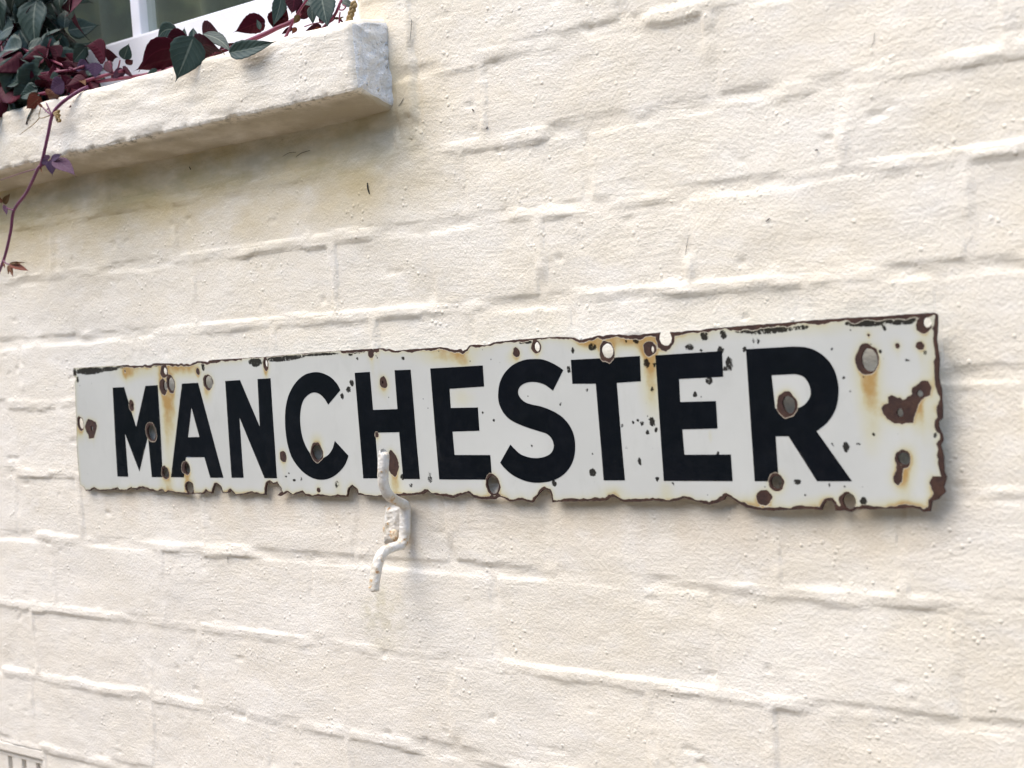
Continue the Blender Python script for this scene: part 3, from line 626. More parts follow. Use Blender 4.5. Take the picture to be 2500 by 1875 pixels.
# rust / stain / smudge fields on the plate
def band(x, z):
    """width of the bare steel along the plate's edge"""
    t = (x + 641) / 1020
    top = z > -84
    wtop = np.where(t < 0.10, 0.1, np.where(t < 0.30, 2.6, np.where(t < 0.44, 0.5, np.where(t < 0.7, 2.3, 3.0))))
    wbot = np.where(t < 0.5, 1.5, 2.3)
    wv = np.where(top, wtop, wbot); wv = np.where(t > 0.985, 3.4, wv); wv = np.where(t < 0.012, 0.35, wv)
    return wv * (0.15 + 1.35 * fbm(x / 8.0, z / 8.0, 91, 3))
osamp = np.array(roughen(outline, 0.6, 0.0)); oband = band(osamp[:, 0], osamp[:, 1])
kdo = kdtree.KDTree(len(osamp)); [kdo.insert((p[0], p[1], 0), i) for i, p in enumerate(osamp)]; kdo.balance()
csamp = []; 
for pl in chip_polys: csamp += roughen(pl, 0.5, 0.0)
kdc = kdtree.KDTree(len(csamp)); [kdc.insert((p[0], p[1], 0), i) for i, p in enumerate(csamp)]; kdc.balance()
stain_blobs = [  # crop, x, y, rx, ry, strength
 (C3, 720, 270, 190, 70, .5), (C3, 640, 300, 60, 80, .4), (C3, 1050, 600, 75, 330, .75), (C3, 1045, 1000, 60, 420, .35), (C3, 1150, 240, 130, 90, .6), (C3, 1290, 250, 120, 90, .45), (C3, 1425, 490, 40, 80, .55), (C3, 1000, 300, 60, 160, .5),
 (C3, 1040, 1360, 60, 110, .4), (C3, 1240, 1330, 60, 120, .35), (C3, 1600, 1460, 700, 40, .35), (C3, 180, 860, 40, 70, .45), (C3, 2000, 280, 22, 70, .5),
 (C4, 1640, 110, 240, 80, .55), (C4, 1780, 170, 90, 60, .4), (C4, 1760, 480, 110, 100, .35), (C4, 1050, 400, 50, 60, .3), (C4, 1160, 1260, 60, 90, .5), (C4, 460, 860, 60, 60, .35), (C4, 2040, 1370, 120, 60, .45), (C4, 650, 1270, 40, 90, .3),
 (C5, 900, 190, 160, 70, .75), (C5, 1150, 180, 160, 70, .7), (C5, 1330, 190, 110, 90, .7), (C5, 1350, 420, 90, 250, .6), (C5, 1380, 650, 90, 250, .3), (C5, 240, 310, 60, 60, .4), (C5, 1480, 1390, 60, 90, .35), (C5, 1050, 1400, 100, 60, .4), (C5, 1840, 940, 14, 60, .35), (C5, 1650, 130, 200, 60, .35),
 (C6, 1150, 700, 110, 300, .5), (C6, 1130, 600, 80, 130, .35), (C6, 1150, 1000, 70, 140, .25), (C6, 1540, 860, 90, 160, .4), (C6, 1620, 640, 50, 260, .3), (C6, 1400, 1330, 80, 120, .5), (C6, 1450, 1180, 60, 120, .4), (C6, 1450, 1510, 220, 45, .45), (C6, 1610, 1420, 40, 130, .45), (C6, 300, 1500, 140, 60, .5), (C6, 800, 1500, 140, 50, .45), (C6, 700, 200, 600, 60, .18)]
smudges = [(C3, 280, 262, 150, 38, 1.2), (C3, 460, 245, 110, 26, .8), (C3, 130, 280, 26, 45, .7), (C3, 160, 350, 16, 40, .6), (C3, 1900, 180, 75, 48, .9), (C3, 2120, 150, 110, 28, 1.0), (C3, 1390, 220, 18, 50, .8), (C3, 930, 205, 40, 20, .6), (C3, 590, 222, 60, 14, .7),
 (C4, 160, 125, 190, 26, 1.0), (C4, 480, 92, 200, 16, .9), (C4, 790, 70, 130, 14, .9), (C4, 740, 410, 22, 30, 1.0), (C4, 770, 350, 20, 34, .9), (C4, 684, 470, 16, 30, 1.0), (C4, 710, 352, 6, 8, 1), (C4, 258, 1226, 13, 16, 1.2), (C4, 205, 1166, 12, 10, .9), (C4, 182, 1197, 12, 8, .9), (C4, 320, 1215, 9, 24, .7), (C4, 820, 132, 12, 14, .9), (C4, 760, 98, 22, 14, .9), (C4, 1232, 128, 20, 18, .6), (C4, 1945, 620, 9, 14, 1.1), (C4, 2048, 690, 7, 9, 1.1), (C4, 1222, 1195, 20, 28, 1.2), (C4, 1105, 488, 8, 8, 1), (C4, 1000, 120, 10, 20, .5), (C4, 1470, 1200, 30, 60, .45), (C4, 640, 1260, 26, 50, .4), (C4, 1300, 1270, 22, 22, .7),
 (C5, 1792, 132, 34, 40, 1.1), (C5, 1942, 120, 22, 32, 1.1), (C5, 1672, 226, 42, 28, .9), (C5, 1765, 252, 18, 12, .8), (C5, 728, 252, 14, 26, .8), (C5, 692, 402, 16, 34, 1.0), (C5, 1322, 352, 30, 46, .8), (C5, 1386, 372, 14, 26, .9), (C5, 1830, 494, 30, 32, 1.3), (C5, 1920, 250, 28, 28, 1.4), (C5, 1718, 606, 15, 20, 1.5), (C5, 1370, 830, 22, 38, 1.4), (C5, 1287, 842, 14, 16, 1.1), (C5, 1210, 834, 9, 18, 1.1), (C5, 1252, 822, 7, 12, 1.1), (C5, 1332, 912, 14, 20, 1.2), (C5, 1402, 892, 12, 22, 1.2), (C5, 885, 1240, 28, 34, 1.2), (C5, 1270, 1152, 14, 34, 1.2), (C5, 575, 1326, 20, 28, 1.2), (C5, 1410, 1292, 13, 16, 1.1), (C5, 885, 222, 40, 36, .7), (C5, 1902, 1092, 12, 28, 1.2), (C5, 340, 180, 60, 22, .9), (C5, 1370, 568, 12, 20, .9), (C5, 1128, 860, 10, 26, .8), (C5, 625, 688, 12, 20, .7), (C5, 390, 1018, 8, 16, .7), (C5, 842, 572, 14, 18, .6), (C5, 1245, 180, 20, 22, .9), (C5, 1155, 172, 12, 16, .9), (C5, 1225, 170, 14, 8, .8), (C5, 880, 1090, 7, 8, 1.2), (C5, 1162, 1035, 20, 14, .5), (C5, 1960, 400, 12, 20, .9), (C5, 1540, 1330, 10, 16, .8),
 (C6, 48, 236, 26, 36, 1.0), (C6, 210, 345, 16, 18, 1.4), (C6, 30, 352, 24, 24, 1.3), (C6, 95, 455, 30, 60, .8), (C6, 62, 500, 12, 14, 1), (C6, 1130, 145, 190, 30, 1.1), (C6, 1390, 130, 130, 34, 1.1), (C6, 970, 1080, 26, 44, 1.1), (C6, 1060, 1055, 30, 14, .5), (C6, 605, 1342, 36, 24, .8), (C6, 1098, 1482, 26, 32, 1.2), (C6, 1224, 370, 15, 14, 1.3), (C6, 1256, 188, 14, 18, 1), (C6, 380, 205, 260, 26, .85), (C6, 150, 190, 60, 18, .9), (C6, 640, 180, 60, 20, .8), (C6, 310, 280, 14, 44, .5), (C6, 275, 290, 12, 60, .4), (C6, 840, 1368, 18, 24, .5), (C6, 960, 1378, 24, 18, .45), (C6, 1100, 1380, 60, 12, .3), (C6, 1640, 990, 16, 24, 1.0), (C6, 950, 560, 14, 18, .6), (C6, 1000, 660, 10, 30, .5), (C6, 860, 345, 10, 18, .7), (C6, 1425, 430, 22, 7, .8), (C6, 1560, 370, 22, 30, .5), (C6, 1177, 985, 7, 10, 1), (C6, 872, 1060, 10, 20, .7), (C6, 665, 1440, 10, 12, .8)]
def blobs2mm(bl):
    r = []
    for c, x, y, rx, ry, s in bl:
        cx, cy = S2(c, x, y); ex = S2(c, x + rx, y); ey = S2(c, x, y - ry); r.append((cx, cy, abs(ex[0] - cx), abs(ey[1] - cy), s))
    return r
SB, SM = blobs2mm(stain_blobs), blobs2mm(smudges)
DRIPS = []
for k, (c, hcl, chp) in enumerate(marks):
    q = chp or hcl; cx, cy = S2(c, q[0], q[1]); ex = S2(c, q[0] + q[2], q[1]); ey = S2(c, q[0], q[1] - q[3])
    DRIPS.append((cx, cy, abs(ex[0] - cx), abs(ey[1] - cy), [0.38, 0.16, 0.6, 0.22, 0.42][k % 5]))
def fields(x, z):
    n = len(x); chip = np.empty(n); de = np.empty(n); inside = np.zeros(n, bool)
    for pl in chip_polys: inside |= pip(x, z, pl)
    for k in range(n):
        _, i, d = kdo.find((x[k], z[k], 0)); e = d - oband[i]; de[k] = d
        _, i, d2 = kdc.find((x[k], z[k], 0)); c = -d2 if inside[k] else d2
        chip[k] = min(e, c)
    st = 0.42 * np.exp(-np.maximum(chip, 0) / 1.6) + 0.18 * np.exp(-np.maximum(chip, 0) / 5.0)
    for cx, cy, a, b, s in SB:
        q = ((x - cx) / a) ** 2 + ((z - cy) / b) ** 2; st = st + 1.15 * s * np.exp(-q * 1.1)
    for cx, cy, a, b, s in DRIPS:                      # rust bleeding down from each chip
        dn = (cy - b * 0.6) - z; st = st + s * np.exp(-((x - cx - 0.02 * dn) / (0.75 * a)) ** 2) * np.where(dn > 0, np.exp(-dn / 13.0), np.exp(dn / 2.0))
    st = st * (0.75 + 0.5 * fbm(x / 14.0, z / 30.0, 95, 3))
    sm = np.zeros(n)
    for cx, cy, a, b, s in SM:
        q = ((x - cx) / a) ** 2 + ((z - cy) / b) ** 2; sm = np.maximum(sm, s * np.clip(1.25 - q, 0, 1))
    return chip, np.clip(st, 0, 1), sm
def off_sign(x, z):
    t = (x + 641) / 1020
    return 7.6 + 5.4 * t + 2.2 * (z + 84) / 66.0 + 0.7 * (fbm(x / 120.0, z / 90.0, 99, 2) - 0.5) * 2
def cdt(polys, grid_poly, step, extra=()):
    pts = []; edges = []
    for pl in polys:
        b0 = len(pts); pts += [Vector(p) for p in pl]; edges += [(b0 + k, b0 + (k + 1) % len(pl)) for k in range(len(pl))]
    gp = np.asarray(grid_poly); x0, y0 = gp.min(0); x1, y1 = gp.max(0)
    gx, gy = np.meshgrid(np.arange(x0 + step / 2, x1, step), np.arange(y0 + step / 2, y1, step * 0.87)); gx = gx.copy(); gx[1::2] += step / 2
    gx, gy = gx.ravel(), gy.ravel(); ok = pip(gx, gy, grid_poly)
    pts += [Vector((a, b)) for a, b in zip(gx[ok], gy[ok])]; pts += [Vector(p) for p in extra]
    v, e, f, *_ = delaunay_2d_cdt(pts, edges, [], 0, 1e-4, False)
    return np.array([(p.x, p.y) for p in v]), np.array([list(t) for t in f if len(t) == 3])
def classify(v, f, inc, exc):
    c = v[f].mean(1); ok = pip(c[:, 0], c[:, 1], inc)
    for e in exc: ok &= ~pip(c[:, 0], c[:, 1], e)
    return f[ok]
def sheet(name, v, f, lift, thick, mats, parent, back):
    u = np.unique(f); rm = np.full(len(v), -1); rm[u] = np.arange(len(u)); v = v[u]; f = rm[f]
    a_, b_, c_ = v[f[:, 0]], v[f[:, 1]], v[f[:, 2]]
    ar = (b_[:, 0] - a_[:, 0]) * (c_[:, 1] - a_[:, 1]) - (b_[:, 1] - a_[:, 1]) * (c_[:, 0] - a_[:, 0]); f = np.where((ar < 0)[:, None], f[:, ::-1], f)
    chip, st, sm = fields(v[:, 0], v[:, 1]); of = off_sign(v[:, 0], v[:, 1]) + lift; n = len(v)
    top = np.stack([v[:, 0], -of, v[:, 1] + Z * 1000], -1) / 1000; bot = top.copy(); bot[:, 1] += thick / 1000
    cnt = {}
    for t in f.tolist():
        for k in range(3):
            e = (t[k], t[(k + 1) % 3]); cnt[e] = cnt.get(e, 0) + 1
    wall_f = [(b, a, a + n, b + n) for (a, b) in cnt if (b, a) not in cnt]
    # walls get their own vertices so that the edge stays crisp
    wf = []; wv = []; base_ = 2 * n if back else n
    for (b, a, an, bn) in wall_f:
        i0 = base_ + len(wv); wv += [top[b], top[a], bot[a], bot[b]]; wf.append((i0, i0 + 1, i0 + 2, i0 + 3))
    V = [top] + ([bot] if back else []) + ([np.array(wv)] if wv else [])
    V = np.concatenate(V); faces_ = f.tolist() + ([(t[0] + n, t[2] + n, t[1] + n) for t in f.tolist()] if back else [])
    nt_ = len(f); me = mesh(name, V.tolist(), faces_ + wf)
    ext = len(V) - n
    pad = lambda a, val: np.concatenate([a, np.full(ext, val)])
    fattr(me, 'chip', pad(chip, -5.0 if back else 5.0)); fattr(me, 'stain', pad(st, 0)); fattr(me, 'smudge', pad(sm, 0))
    o = link(name, me, mats, parent)
    if len(mats) > 1:
        mi = np.ones(len(me.polygons), dtype=np.int32); mi[:nt_] = 0; mi[nt_:2 * nt_] = 2; me.polygons.foreach_set('material_index', mi)
    return o
sign = thing('enamel_sign', 'long rusty white enamel sign reading MANCHESTER in black letters', 'sign', (0, 0, 0))
chipc = [p for pl in chip_polys for p in roughen(pl, 1.0, 0.0)]
v, f = cdt([outline] + holes, outline, 1.9, [p for p in chipc])
sheet('plate', v, classify(v, f, outline, holes), 0.0, 1.8, [M_WHITE, M_RUST, M_BACK], sign, True)
for ch, pl, inner in letters:
    lx = np.array(pl); x0, y0 = lx.min(0) - 1; x1, y1 = lx.max(0) + 1
    hs = [h for h in holes if not (max(p[0] for p in h) < x0 or min(p[0] for p in h) > x1)]
    ex = [p for p in chipc if x0 < p[0] < x1 and y0 < p[1] < y1]
    v, f = cdt([pl] + inner + hs, pl, 1.9, ex)
    o = sheet('letter', v, classify(v, f, pl, inner + hs), 0.16, 0.14, [M_BLACK], sign, False)
    o['label'] = 'black capital ' + ch + ' on the enamel'
# short steel spacers that hold the plate off the bricks
for x, z in ((-560, -84), (-100, -70), (300, -84)):
    v, f = tube([(x / 1000, 0.004, Z + z / 1000), (x / 1000, -float(off_sign(np.array([x]), np.array([z]))[0]) / 1000 + 0.0017, Z + z / 1000)], 0.004, 10)
    link('spacer', mesh('spacer', v, f), [M_RUST], sign)

# ------------------------------------------------------------------ iron hook
hook = thing('iron_hook', 'double-ended white painted iron hook below the letter H', 'hook', (0, 0, 0))
K = (800, 1050, .2593)
def KP(x, y, off): return P(K[0] + K[2] * x, K[1] + K[2] * y, off)
path = [  # point, half width, half thickness (mm)
    (KP(531.5, 209, .040), 0.6, 0.6), (KP(531, 213, .040), 4.0, 3.9), (KP(529, 228, .040), 5.2, 5.0), (KP(524, 330, .040), 5.3, 5.1), (KP(520, 430, .039), 5.2, 5.1), (KP(528, 520, .037), 5.2, 5.0),
    (KP(566, 605, .032), 5.4, 5.0), (KP(640, 662, .020), 5.6, 4.8), (KP(717, 700, .009), 5.8, 4.6), (KP(730, 760, .0060), 5.8, 4.4), (KP(728, 900, .0058), 5.8, 4.4), (KP(720, 1010, .0062), 5.8, 4.5),
    (KP(686, 1078, .010), 5.8, 4.8), (KP(590, 1112, .021), 5.6, 5.0), (KP(515, 1160, .030), 5.5, 5.0), (KP(472, 1260, .035), 5.4, 5.0), (KP(447, 1390, .038), 5.5, 5.1), (KP(435, 1492, .040), 5.5, 5.2), (KP(432, 1512, .0405), 4.7, 4.4), (KP(431.5, 1519, .0405), 0.6, 0.6)]
# flat plate that the bar is forged onto, thick with old paint
nxp, nzp = 26, 40; PV = []; PF = []
for j in range(nzp + 1):
    for i in range(nxp + 1):
        u, v_ = i / nxp, j / nzp; q = KP(512 + 215 * u + 10 * math.sin(v_ * 7), 690 + 385 * v_ + 8 * math.sin(u * 6), 0.0)
        e = min(u * 205, (1 - u) * 205, v_ * 385, (1 - v_) * 385) / 60.0; e = max(0.0, min(1.0, e)) ** 0.5
        lump = float(fbm(np.array([u * 7.0]), np.array([v_ * 11.0]), 85, 3)[0]) - 0.5
        PV.append((q.x, -(-0.004 + 0.0082 * e + 0.0020 * lump * e), q.z))
for j in range(nzp):
    for i in range(nxp): k = j * (nxp + 1) + i; PF.append((k, k + nxp + 1, k + nxp + 2, k + 1))
link('back_plate', mesh('back_plate', PV, PF), [M_IRON], hook)
cp = smooth_pts([p for p, _, _ in path], 8)
wd = np.interp(np.arange(len(cp)) / 8.0, np.arange(len(path)), [a for _, a, _ in path]); th = np.interp(np.arange(len(cp)) / 8.0, np.arange(len(path)), [b for _, _, b in path])
V = []; Fc = []; ns = 28; n = len(cp)
for i, p in enumerate(cp):
    tdir = (cp[min(i + 1, n - 1)] - cp[max(i - 1, 0)]).normalized(); side = Vector((1, 0, 0)); side = (side - tdir * side.dot(tdir)).normalized(); nn = tdir.cross(side)
    flat = max(0, min(1, (wd[i] - 6) / 5)); e = 0.85 - 0.40 * flat
    for k in range(ns):
        a = 2 * math.pi * k / ns; ca, sa = math.cos(a), math.sin(a)
        dx = math.copysign(abs(ca) ** e, ca); dy = math.copysign(abs(sa) ** e, sa)
        l = 1 + 0.07 * (float(fbm(np.array([i * 0.22]), np.array([k * 0.45]), 83, 3)[0]) - 0.5) * 2
        V.append(p + (side * dx * wd[i] + nn * dy * th[i] * 0.92) * 0.92 * l / 1000)
for i in range(n - 1):
    for k in range(ns): Fc.append((i * ns + k, i * ns + (k + 1) % ns, (i + 1) * ns + (k + 1) % ns, (i + 1) * ns + k))
Fc.append(tuple(range(ns - 1, -1, -1))); Fc.append(tuple((n - 1) * ns + k for k in range(ns)))
link('hook_bar', mesh('hook_bar', V, Fc), [M_IRON], hook)
c = KP(622, 990, .0066)
bm = bmesh.new(); bmesh.ops.create_uvsphere(bm, u_segments=18, v_segments=10, radius=1)
for q in bm.verts: 
    q.co = Vector((q.co.x * 0.0046, q.co.y * 0.0030, q.co.z * 0.0052)) * (1 + 0.12 * math.sin(q.co.x * 5 + q.co.z * 7))
    if abs(q.co.z - q.co.x * 0.4) < 0.0009 and q.co.y < 0: q.co.y *= 0.55
    q.co += c
bm_link('screw_head', bm, [M_SCREW], hook, 0, True)

# ------------------------------------------------------------------ creeper on the sill
def leaf_mesh(seed, width=0.62, curl=0.35, fold=0.35, serr=0.03, arch=0.0):
    rs = random.Random(seed); nu, nv = 8, 16; V = []; UVs = []
    tw = rs.uniform(-0.25, 0.25); bend = arch + rs.uniform(-0.05, 0.05)
    for lay in (0, 1):
        for j in range(nv + 1):
            t = j / nv
            tq = t / 0.9; prof_ = (math.sin(math.pi * tq ** 0.72) ** 0.85) * (1 - 0.28 * tq) if tq < 1 else 0.0
            if t > 0.6: prof_ = max(prof_, 0.30 * (1 - t))
            wv = width * 0.5 * max(0.004, float(prof_)) * (1 + serr * math.sin(t * 46))
            for i in range(nu + 1):
                s = i / nu * 2 - 1
                x = s * wv; z = -curl * t * t + fold * abs(s) * wv - 0.35 * fold * wv + 0.025 * math.sin(9 * t + 2 * s + seed) * abs(s)
                a = tw * t; x, z = x * math.cos(a) - z * math.sin(a), x * math.sin(a) + z * math.cos(a)
                V.append((x + bend * math.sin(math.pi * t), t * (1 - 0.16 * curl * t), z - 0.010 * lay)); UVs.append((i / nu, t))
    n1 = (nu + 1) * (nv + 1); Fc = []; mi = []
    for lay in (0, 1):
        for j in range(nv):
            for i in range(nu):
                a = lay * n1 + j * (nu + 1) + i; q = (a, a + 1, a + nu + 2, a + nu + 1)
                Fc.append(q if lay == 0 else q[::-1]); mi.append(lay)
    for j in range(nv):
        a = j * (nu + 1); Fc.append((a, a + nu + 1, a + nu + 1 + n1, a + n1)); mi.append(1)
        a = j * (nu + 1) + nu; Fc.append((a + nu + 1, a, a + n1, a + nu + 1 + n1)); mi.append(1)
    me = mesh('leaf', V, Fc); uvl = me.uv_layers.new(name='UVMap')
    for lp in me.loops: uvl.data[lp.index].uv = UVs[lp.vertex_index]
    me.polygons.foreach_set('material_index', mi); me.polygons.foreach_set('use_smooth', [True] * len(Fc)); return me
def variants(ma, mb, n, seed, **kw):
    r = []
    for k in range(n):
        me = leaf_mesh(seed + k, **{a: (random.uniform(*b) if isinstance(b, tuple) else b) for a, b in kw.items()}); me.materials.append(ma); me.materials.append(mb); r.append(me)
    return r
LV = variants(M_LEAF, M_UNDER, 8, 10, width=(0.74, 0.92), curl=(0.2, 0.6), fold=(0.1, 0.4))
LAP = variants(M_LEAF, M_UNDER, 4, 80, width=(0.72, 0.86), curl=(0.2, 0.5), fold=(0.1, 0.35), arch=0.24)
LAN = variants(M_LEAF, M_UNDER, 4, 90, width=(0.72, 0.86), curl=(0.2, 0.5), fold=(0.1, 0.35), arch=-0.24)
LN_ = variants(M_LEAF, M_UNDER, 3, 40, width=(0.44, 0.52), curl=(0.1, 0.3), fold=(0.4, 0.7))
YV = variants(M_YOUNG, M_YOUNG, 3, 60, width=(0.48, 0.6), curl=(0.2, 0.4), fold=(0.3, 0.5))
BV = variants(M_BRONZE, M_BRONZE, 3, 70, width=(0.46, 0.6), curl=(0.1, 0.3), fold=(0.3, 0.5))
VIEW = F
def place_leaf(parent, base, tip, face, me, wscale=1.0, roll_=0.0, wl=None, curl=1.0):
    """face: direction the upper side looks"""
    y = (tip - base); L = y.length; y = y / L; z = (face - y * face.dot(y)).normalized(); x = y.cross(z)
    if roll_: z, x = z * math.cos(roll_) + x * math.sin(roll_), x * math.cos(roll_) - z * math.sin(roll_)
    W = wl or L; x = x * (W / L); z = z * (W / L * curl)
    o = bpy.data.objects.new('leaf', me); COL.objects.link(o); o.parent = parent
    o.matrix_world = Matrix(((x.x * L * wscale, y.x * L, z.x * L, base.x), (x.y * L * wscale, y.y * L, z.y * L, base.y), (x.z * L * wscale, y.z * L, z.z * L, base.z), (0, 0, 0, 1)))
    return o
def stem(parent, pts, r0, r1, mat, name='stem', sub=6):
    pp = smooth_pts(pts, sub); n = len(pp)
    v, f = tube(pp, [r0 + (r1 - r0) * k / (n - 1) for k in range(n)], 8); return link(name, mesh(name, v, f), [mat], parent)
TOC = lambda p: (CAM - p).normalized()
def g8(x, y, off): return P(250 + .22604 * x, .22604 * y, off)
def g2(x, y, off): return P(500 + .2411 * x, .2411 * y, off)

# -- middle clump with the big leaf lolling over the sill
cm = thing('creeper', 'creeper shoot with one large green leaf drooping over the sill edge', 'creeper', (0, 0, 0), 'creeper on the window sill')
def put(parent, fn, b, t, side, kind=LV, wscale=1.0, offs=(.03, .04), rl=0.0, k=None):
    """side +1 upper (green) face towards the viewer, -1 underside"""
    bp, tp = fn(*b, offs[0]), fn(*t, offs[1]); fdir = TOC(bp) * side + Vector((0, 0, 0.25))
    if kind == 'arch':                                # blade arches upwards between base and tip
        yv = (tp - bp).normalized(); zv = (fdir - yv * fdir.dot(yv)).normalized(); kind = LAP if yv.cross(zv).dot(U) > 0 else LAN
    me = kind[k if k is not None else random.randrange(len(kind))]
    ax = (tp - bp); sh = ax.cross(TOC(bp)).length      # blade width follows the seen length
    return place_leaf(parent, bp, tp, fdir, me, wscale, rl, sh, 0.45)
put(cm, g8, (985, 395), (772, 905), 1, wscale=1.0, offs=(.052, .066), k=0, rl=0.1)
def g3(x, y, off): return P(.302 * x, .302 * y, off)
A_ = 'arch'
for b, t, s, kd, ws, of in [
    ((1572, 425), (1856, 405), -1, A_, 1.05, (.036, .044)), ((1640, 285), (1835, 310), -1, A_, 1.25, (.022, .03)), ((1640, 275), (1868, 420), 1, A_, 0.6, (.042, .050)),
    ((1535, 335), (1335, 345), -1, A_, 0.95, (.03, .034)), ((1440, 245), (1236, 360), 1, A_, 0.85, (.034, .038)), ((1430, 255), (1300, 205), -1, LV, 0.9, (.02, .02)),
    ((1490, 385), (1140, 580), -1, A_, 0.75, (.036, .046)), ((1400, 430), (1085, 560), -1, LV, 0.8, (.024, .038)), ((1490, 330), (1492, 208), 1, LN_, 1.0, (.015, .012)), ((1565, 330), (1560, 205), 1, LV, 0.9, (.015, .012)),
    ((1850, 424), (2235, 322), 1, LN_, 0.9, (.056, .055)), ((1290, 590), (1160, 600), 1, LV, 0.9, (.03, .044)), ((1400, 520), (1280, 600), -1, LV, 0.9, (.028, .034)),
    ((850, 492), (690, 390), -1, A_, 1.3, (.024, .026)), ((868, 488), (985, 470), -1, A_, 1.5, (.022, .024)), ((1000, 480), (1045, 345), 1, LV, 1.0, (.02, .02)), ((700, 375), (570, 508), 1, LV, 1.05, (.026, .032)),
    ((710, 512), (585, 575), 1, YV, 1.5, (.034, .04)), ((772, 505), (762, 638), 1, YV, 1.9, (.036, .042)), ((850, 500), (930, 620), -1, LV, 1.0, (.03, .036)), ((1020, 520), (1085, 470), -1, LV, 1.0, (.02, .022)), ((990, 540), (1090, 620), -1, LN_, 1.1, (.03, .036)),
    ((1000, 560), (900, 640), -1, YV, 1.2, (.032, .036)), ((1680, 470), (1590, 480), -1, LN_, 1.0, (.034, .036)), ((1550, 480), (1470, 530), -1, LN_, 1.1, (.036, .038)), ((1780, 400), (1930, 330), -1, LN_, 1.0, (.016, .014)), ((1720, 450), (1830, 400), -1, BV, 0.8, (.03, .03))]:
    put(cm, g3, b, t, s, kd, ws, of)
stem(cm, [g8(-200, 900, .03), g8(100, 860, .032), g8(500, 800, .03), g8(900, 690, .032), g8(1200, 590, .03), g8(1500, 470, .025), g8(1900, 300, .02), g8(2100, 200, .02)], .0018, .0020, M_STEM)
for a, b in [((900, 690), (1060, 380)), ((900, 690), (930, 440)), ((900, 690), (830, 480)), ((960, 660), (960, 620)), ((100, 860), (70, 660)), ((100, 860), (190, 650)), ((1100, 620), (1130, 540)), ((1130, 540), (1190, 580)), ((880, 690), (700, 600)), ((1200, 590), (1300, 500))]:
    stem(cm, [g8(*a, .031), g8((a[0] + b[0]) / 2 + 20, (a[1] + b[1]) / 2 - 10, .033), g8(*b, .034)], .0011, .0007, M_STEM, 'petiole', 3)

# -- clump at the right end of the sill
cr = thing('creeper', 'maroon and green creeper clump at the right end of the sill', 'creeper', (0, 0, 0), 'creeper on the window sill')
for b, t, s, kd, ws, of in [
    ((600, 200), (290, 322), -1, LV, 0.85, (.01, .02)), ((780, -40), (678, 285), 1, LN_, 1.1, (.03, .04)), ((690, 275), (850, 30), -1, LV, 1.0, (.02, .02)), ((910, -60), (878, 168), -1, LV, 1.1, (.025, .03)),
    ((960, 190), (1080, -20), -1, LV, 0.9, (.02, .02)), ((1175, -70), (1243, 275), 1, LV, 1.15, (.035, .045)), ((1085, 60), (1095, 255), 1, LV, 0.8, (.03, .035)), ((600, 250), (540, 130), -1, LV, 0.7, (.01, .01)), ((560, 300), (520, 180), 1, LN_, 0.9, (.015, .015)),
    ((950, 150), (900, 260), -1, BV, 1.2, (.03, .035)), ((930, 280), (870, 350), -1, BV, 1.1, (.035, .04)), ((1180, 260), (985, 330), -1, LN_, 1.0, (.035, .042)), ((890, 280), (765, 355), -1, LN_, 0.9, (.03, .035)), ((1180, 290), (1060, 320), -1, BV, 0.9, (.035, .04)),
    ((1390, 10), (1530, 70), 1, LV, 0.8, (.02, .02)), ((1360, 190), (1290, 180), 1, BV, 0.9, (.03, .03)), ((1360, 190), (1420, 240), -1, LN_, 0.8, (.03, .03)), ((1365, 190), (1415, 165), 1, BV, 0.7, (.03, .03)), ((1310, 150), (1240, 250), -1, LV, 0.7, (.03, .03)), ((1440, 235), (1590, 200), 1, LN_, 0.35, (.03, .03)),
    ((760, 120), (830, 230), -1, LV, 0.8, (.015, .02)), ((1010, 60), (960, 160), -1, LV, 0.8, (.02, .025)), ((700, 60), (800, 120), -1, LV, 1.0, (.015, .015)), ((1000, 0), (1120, 60), 1, LV, 0.9, (.02, .03)), ((1200, 240), (1160, 130), -1, LV, 0.8, (.02, .02))]:
    put(cr, g2, b, t, s, kd, ws, of)
stem(cr, [g2(430, 420, .03), g2(600, 350, .028), g2(750, 275, .025), g2(900, 210, .022), g2(1010, 60, .02), g2(1100, -80, .01)], .0024, .0017, M_STEM)
stem(cr, [g2(800, 415, .036), g2(850, 310, .032), g2(890, 230, .03), g2(990, 60, .03), g2(1080, -60, .03)], .0014, .0010, M_STEM)
stem(cr, [g2(1180, 300, .036), g2(1310, 160, .03), g2(1370, 30, .028), g2(1420, -80, .02)], .0014, .0011, M_STEM)
stem(cr, [g2(1370, 60, .03), g2(1360, 95, .03), g2(1400, 100, .03), g2(1425, 70, .03), g2(1400, 50, .03)], .0007, .0006, M_STEM, 'tendril', 5)
stem(cr, [g2(1360, 260, .03), g2(1362, 190, .03), g2(1370, 120, .03)], .0008, .0006, M_STEM, 'petiole')
stem(cr, [g2(1010, 270, .036), g2(1100, 240, .036), g2(1190, 225, .036)], .0006, .0005, M_STEM, 'petiole')
for k in range(9):
    y = 20 + 23 * k; stem(cr, [g2(1530 - k * 8, y, .03), g2(1512 - k * 7 + (18 if k % 2 else -14), y + 16, .032), g2(1500 - k * 7, y + 40, .03)], .0018, .0022, M_BUD, 'bud', 3)

